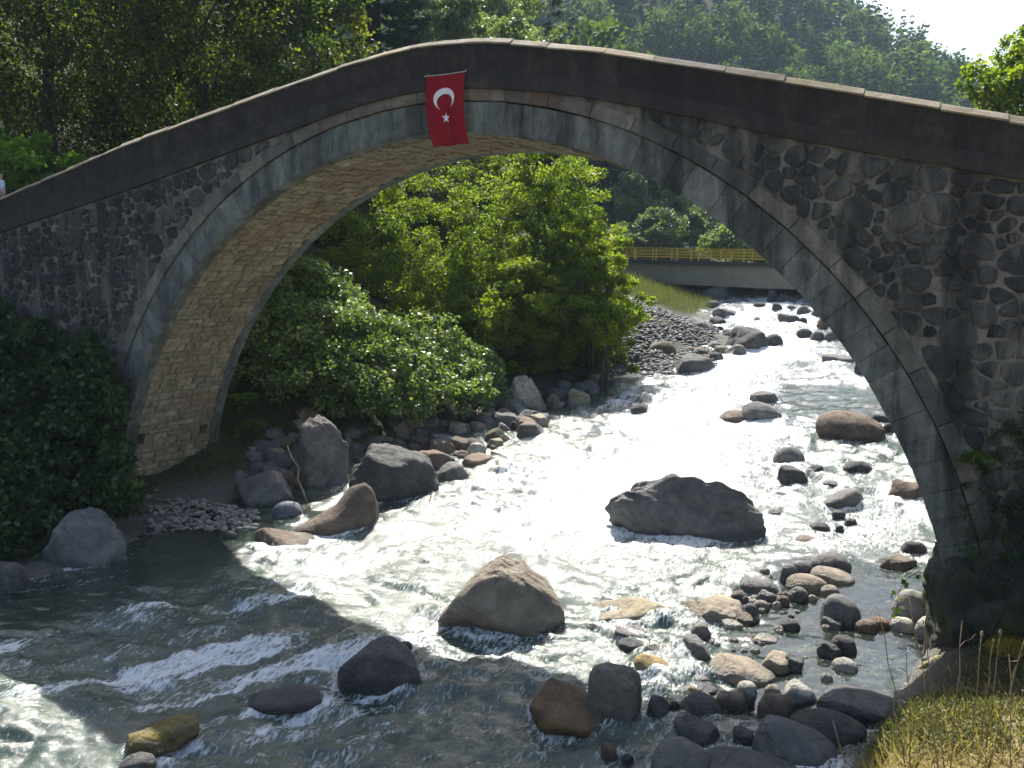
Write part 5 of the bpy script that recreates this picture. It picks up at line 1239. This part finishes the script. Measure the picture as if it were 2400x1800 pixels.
for k, (f, x, y, g, ty, thru) in enumerate(hill_pts):
    sp = is_spruce(f, x, y, ty, thru); sc = r4.uniform(0.85, 1.5) * (1.0 if sp else 1.1); w = r4.uniform(0, 6.28)
    if k < 300:
        me = (SPRUCE[r4.integers(4)] if sp else BROAD[r4.integers(6)]); o = put('hillside_spruce' if sp else 'hillside_tree', me, None, None, (x, y, g)); o.rotation_euler = (0, 0, w); o.scale = (sc, sc, sc * r4.uniform(0.9, 1.2))
        if sp: tag(o, 'dark narrow spruce standing among the trees of the hazy hillside', 'tree', 'spruces on the forested hillside')
        else: tag(o, 'rounded green broadleaf tree on the hazy forested hillside', 'tree', 'broadleaf trees on the forested hillside')
    else:
        if sp: V = lowSa[r4.integers(2)]
        else: V = lowB[r4.integers(3)][0][0]
        c_, s_ = math.cos(w), math.sin(w); R_ = np.stack([V[:, 0] * c_ - V[:, 1] * s_, V[:, 0] * s_ + V[:, 1] * c_, V[:, 2]], 1) * sc + np.array([x, y, g]); sparse['s' if sp else 'b'].append(R_)
for key, nm, lb, mt in (('b', 'distant_wood', 'distant broadleaf wood covering the upper hillside', 'hill'), ('s', 'distant_spruces', 'distant spruce wood up to the skyline of the hill', 'conifer')):
    if sparse[key]:
        V = np.vstack(sparse[key]); me = new_mesh(nm, V, quads=np.arange(len(V)).reshape(-1, 4)); add_attr(me, 'tint', np.repeat(r4.random(len(V) // 4), 4)); tag(put(nm, me, LEAF[mt]), lb, 'wood', kind='stuff')

# ------------------------------------------------------------------ dry weeds and grass of the near bank, lower right
def blades(name, label, pts, hmin, hmax, mat, seed, lean=0.5, aspect=0.03, cat='grass'):
    rg = np.random.default_rng(seed); P = np.array(pts); n_ = len(P); A = np.stack([rg.normal(0, lean, n_), rg.normal(0, lean, n_), np.ones(n_)], 1)
    return tag(put(name, leaf_mesh(name, P, A, rg.normal(size=(n_, 3)), rg.uniform(hmin, hmax, n_), rg.random(n_), aspect, 0.02), LEAF[mat]), label, cat, kind='stuff')
def near_bank(n_, x0, x1, y0, y1, keep):
    xs_, ys_ = r4.uniform(x0, x1, n_ * 14), r4.uniform(y0, y1, n_ * 14); gs = ground_height(xs_, ys_); out = []
    for x, y, g in zip(xs_, ys_, gs):
        if g < zws(y) + 0.35: continue
        tx, ty, f = project((x, y, g))
        if keep(tx, ty): out.append((x, y, g - 0.02))
        if len(out) >= n_: break
    return out
kp = lambda tx, ty: 1740 < tx < 2330 and ty > 1455 - 0.1 * (tx - 2000) + 120 * max(0.0, (1990 - tx) / 100)
blades('dry_grass', 'dry straw-coloured grass on the near bank at lower right', near_bank(9500, 9.6, 14.5, -13.2, -3.0, kp), 0.08, 0.38, 'dry', 701, 0.6, 0.018)
blades('green_grass', 'green grass tufts among the dry straw on the near bank', near_bank(2600, 9.6, 14.0, -12.0, -3.0, kp), 0.10, 0.30, 'weed', 702, 0.6, 0.03)
pts = near_bank(650, 9.7, 12.6, -10.5, -4.0, lambda tx, ty: kp(tx, ty) and ty < 1640)
C = np.array(pts) + np.array([0, 0, 0.12]); rg = np.random.default_rng(703); P, A, N = clump_leaves(C, rg.uniform(0.08, 0.24, len(C)), 70, rg, 1.0, -0.2)
tag(put('weeds', leaf_mesh('weeds', P, A, N, rg.uniform(0.015, 0.045, len(P)), rg.random(len(P)), 0.3), LEAF['weed']), 'low yellow-green weeds crowding the edge of the near bank', 'weeds', kind='stuff')
pts = []
while len(pts) < 9000:
    x, y = r4.uniform(-15, -6.5), r4.uniform(44, 56.5)
    if x < float(xl(y)) + 0.3: pts.append((x, y, gnd(x, y)))
blades('meadow_grass', 'tall yellow-green grass on the bank below the concrete bridge', pts, 0.25, 0.8, 'meadow', 704, 0.45, 0.016)
pts = []
while len(pts) < 5200:
    x, y = r4.uniform(2.5, 18), r4.uniform(4.5, 52)
    if x > float(xr(y)) + 0.7: pts.append((x, y, gnd(x, y)))
blades('bank_grass', 'rough grass covering the right bank upstream of the pier', pts, 0.15, 0.5, 'weed', 705, 0.5, 0.06)
xs_, ys_ = r4.uniform(10.5, 19, 7000), r4.uniform(-17, -1.0, 7000); gs = ground_height(xs_, ys_)
blades('trodden_grass', 'thin dry grass on the trodden bank beside the bridge', [(x, y, g - 0.02) for x, y, g in zip(xs_, ys_, gs) if project((x, y, g))[0] > 2240 or y > -5], 0.06, 0.25, 'dry', 706, 0.7, 0.025)
def stalk(label, T0, T1, depth, head, seed, name='teasel_stalk', group=None):
    rg = np.random.default_rng(seed); p0 = at_depth(rayT(*T0), depth); p0 = np.array([p0[0], p0[1], min(p0[2], gnd(p0[0], p0[1]) + 0.05)]); p1 = at_depth(rayT(*T1), depth + rg.uniform(-.2, .2)); e_ = empty(name, tuple(p0)); tag(e_, label, 'dry stalk', group)
    path = limb_path(np.zeros(3), p1 - p0, rg, 7, 0.02); MB().add(*tube(path, np.linspace(0.007, 0.004, 7), 5)).build('stem', TWIG, e_, True)
    if head:
        d = unit(path[-1] - path[-2]); D, Fi = ico(2); up = d; sx = unit(np.cross(up, [0.3, 0.9, 0.1])); sy = np.cross(up, sx)
        r_ = head * (1 + 0.12 * rg.normal(size=(len(D), 1))); V = (D[:, :1] * sx + D[:, 1:2] * sy) * r_ * 0.5 + D[:, 2:] * up * head * 1.1 + path[-1] + up * head * 0.9
        put('seed_head', new_mesh('seed_head', V, quads=Fi), TWIG, e_)
    for k in range(int(rg.integers(1, 4))):
        q = path[int(rg.integers(3, 6))]; MB().add(*tube(limb_path(q, q + rg.normal(size=3) * 0.08 + np.array([0, 0, 0.12]), rg, 4, 0.05), np.linspace(0.005, 0.003, 4), 4)).build('side_stem', TWIG, e_)
for k, (T0, T1, d_, hd, lb) in enumerate([((1975, 1560), (1958, 1410), 8.6, 0.0, 'bare pale stalk standing before the white mossy rock'), ((2055, 1590), (1995, 1345), 8.2, 0.012, 'tall thin dry stem leaning left over the pool'),
        ((2105, 1530), (2120, 1375), 8.8, 0.03, 'leftmost teasel with brown seed head against the dark pier'), ((2120, 1560), (2145, 1390), 8.7, 0.022, 'slim teasel between two taller ones against the pier'),
        ((2135, 1560), (2160, 1372), 8.8, 0.03, 'tallest teasel with brown seed head before the dark pier'), ((2145, 1500), (2212, 1385), 8.4, 0.012, 'dry stalk slanting right towards the yellow moss'),
        ((2060, 1540), (2078, 1345), 8.5, 0.010, 'upright pale stem beside the yellow moss rock'), ((2050, 1580), (1965, 1290), 8.0, 0.012, 'long straw stem crossing in front of the pale pier boulder'),
        ((2195, 1570), (2180, 1420), 7.8, 0.012, 'broken brown stalk near the right edge'), ((2215, 1560), (2240, 1430), 7.9, 0.015, 'dark stalk at the right edge of the bank'),
        ((1965, 1480), (1900, 1330), 8.8, 0.008, 'fine dark stem over the calm pool'), ((1880, 1655), (1800, 1560), 8.0, 0.008, 'reddish twig in front of the sloping boulder')]):
    stalk(lb, T0, T1, d_, hd, 720 + k)
# moss cushions
def moss(label, T0, depth, r, n_, seed):
    rg = np.random.default_rng(seed); c = at_depth(rayT(*T0), depth); d = unit(rg.normal(size=(n_, 3))); d[:, 2] = np.abs(d[:, 2]); P = d * np.array(r) * rg.uniform(0.7, 1, (n_, 1))
    e_ = put('moss_cushion', leaf_mesh('moss_cushion', P, d + np.array([0, 0, -1.2]), d + rg.normal(size=(n_, 3)) * 0.4, rg.uniform(0.04, 0.11, n_), rg.random(n_), 0.12, 0.03), LEAF['moss'], None, tuple(c)); tag(e_, label, 'moss')
pm = at_y(rayT(2185, 1410), -1.3); moss('hanging yellow moss cushion on the dark bank at the right edge', (2190, 1405), float(np.dot(pm - CAM, [-math.sin(YAW) * math.cos(PITCH), math.cos(YAW) * math.cos(PITCH), -math.sin(PITCH)])), (0.42, 0.3, 0.25), 2600, 741)
# a creeping sprig at the pier foot, sticks of driftwood
e_ = empty('bramble_sprig', tuple(at_y(rayT(2015, 1250), 0.4))); tag(e_, 'thin bramble sprig with few leaves hanging from the pier over the pool', 'bramble')
bp = np.array(e_.location); path = np.array([at_y(rayT(*q), 0.3) for q in ((2015, 1250), (1985, 1235), (1960, 1248), (1943, 1275), (1935, 1320))]) - bp
MB().add(*tube(path, np.linspace(0.012, 0.005, 5), 5)).build('stem', BARK, e_)
rg = np.random.default_rng(5); P = np.repeat(path, 4, 0) + rg.normal(size=(20, 3)) * 0.07; put('leaves', leaf_mesh('leaves', P, rg.normal(size=(20, 3)) + np.array([0, 0, -0.6]), rg.normal(size=(20, 3)), rg.uniform(0.10, 0.19, 20), rg.random(20), 0.38), LEAF['ivy'], e_)
for lb, z0, z1, fy in (('thin pale stick leaning on the broad grey shore boulder', (640, 520), (815, 1025), 1060), ('short stick between the pinkish and seal-shaped boulders', (1030, 945), (1135, 850), 1010), ('dark snag of driftwood poking from water past the massive boulder', (1840, 1050), (1890, 940), 1050)):
    t = at_water(ray(500 + z1[0] / 3.6867, 900 + fy / 3.6867))[1]; p0 = CAM + ray(500 + z0[0] / 3.6867, 900 + z0[1] / 3.6867) * (t - 0.15); p1 = CAM + ray(500 + z1[0] / 3.6867, 900 + z1[1] / 3.6867) * (t - 0.3)
    lowp, hip = (p0, p1) if p0[2] < p1[2] else (p1, p0)
    o = MB().add(*tube(limb_path(lowp - lowp, hip - lowp, np.random.default_rng(3), 6, 0.04), np.linspace(0.028, 0.014, 6), 6)).build('driftwood_stick', TWIG, None, True, tuple(lowp - np.array([0, 0, 0.05]))); tag(o, lb, 'stick')

# ------------------------------------------------------------------ the onlooker behind the left parapet
M_SKIN = mat_plain('skin', (0.42, 0.25, 0.17), 0.6); M_HAIR = mat_plain('dark_hair', (0.03, 0.022, 0.018), 0.6); M_SHIRT = mat_plain('pale_blue_shirt', (0.50, 0.56, 0.66), 0.8, 0.2, 0.25, 12); M_TROUS = mat_plain('dark_trousers', (0.05, 0.055, 0.07))
pp = at_y(rayT(7, 470), 0.75); pz = float(par_top(pp[0])) - 0.55
man = empty('person', (pp[0], pp[1], pz)); tag(man, 'person in pale blue top standing behind the parapet at left edge', 'person'); man.rotation_euler = (0, 0, math.radians(-20))
def skin_body(name, joints, edges, mat, root, sub=2):
    me = bpy.data.meshes.new(name); me.from_pydata([j[:3] for j in joints], edges, []); o = put(name, me, mat, man)
    sk = o.modifiers.new('Skin', 'SKIN'); sk.use_smooth_shade = True
    for i, j in enumerate(joints):
        me.skin_vertices[0].data[i].radius = (j[3], j[4] if len(j) > 4 else j[3])
    me.skin_vertices[0].data[root].use_root = True
    s_ = o.modifiers.new('Subdivision', 'SUBSURF'); s_.levels = sub; s_.render_levels = sub; return o
J = [(0, 0, .95, .13, .10), (0, 0, 1.15, .12, .09), (0, 0, 1.36, .14, .09), (0, 0, 1.47, .05), (0, .0, 1.53, .055), (0, -.01, 1.60, .085, .095), (0, 0, 1.69, .075, .085),
     (.17, 0, 1.40, .05), (.21, -.02, 1.14, .042), (.19, -.14, .92, .032), (.18, -.19, .84, .03), (-.17, 0, 1.40, .05), (-.21, -.02, 1.14, .042), (-.19, -.14, .92, .032), (-.18, -.19, .84, .03),
     (.09, 0, .88, .085), (.10, 0, .48, .06), (.10, .02, .09, .042), (.10, -.13, .03, .035), (-.09, 0, .88, .085), (-.10, 0, .48, .06), (-.10, .02, .09, .042), (-.10, -.13, .03, .035)]
Eg = [(0, 1), (1, 2), (2, 3), (3, 4), (4, 5), (5, 6), (2, 7), (7, 8), (8, 9), (9, 10), (2, 11), (11, 12), (12, 13), (13, 14), (0, 15), (15, 16), (16, 17), (17, 18), (0, 19), (19, 20), (20, 21), (21, 22)]
body = skin_body('body', J, Eg, M_SKIN, 0)
skin_body('shirt', [(0, 0, .90, .15, .12), (0, 0, 1.15, .14, .11), (0, 0, 1.37, .16, .11), (0, 0, 1.44, .075), (.175, 0, 1.395, .068), (.215, -.02, 1.14, .056), (-.175, 0, 1.395, .068), (-.215, -.02, 1.14, .056)], [(0, 1), (1, 2), (2, 3), (2, 4), (4, 5), (2, 6), (6, 7)], M_SHIRT, 0)
skin_body('trousers', [(0, 0, .96, .14, .11), (.09, 0, .86, .095), (.10, 0, .48, .07), (.10, .02, .10, .055), (-.09, 0, .86, .095), (-.10, 0, .48, .07), (-.10, .02, .10, .055)], [(0, 1), (1, 2), (2, 3), (0, 4), (4, 5), (5, 6)], M_TROUS, 0)
D, Fi = ico(3); V = D * np.array([.088, .10, .085]) + np.array([0, .012, 1.665]); keepf = [tuple(f) for f in Fi if D[f].mean(0)[2] > -0.15 + 0.9 * max(0.0, -D[f].mean(0)[1])]
put('hair', new_mesh('hair', V, keepf, smooth=True), M_HAIR, man)

# ------------------------------------------------------------------ the air of the valley
zlo, zhi = float(GZ.min()) - 1.0, float(GZ.max()) + 30.0
T = NT('valley_haze'); pv = T.n('VolumePrincipled'); pv.inputs['Color'].default_value = (0.58, 0.78, 1.0, 1); pv.inputs['Density'].default_value = 0.00023; pv.inputs['Anisotropy'].default_value = 0.1
T.l(pv.outputs[0], T.out.inputs['Volume'])
hz_ = MB().box(-1510, 1510, -1510, 2510, zlo, zhi).build('haze', T.m); tag(hz_, 'thin bluish haze filling the valley air', 'haze', kind='stuff')
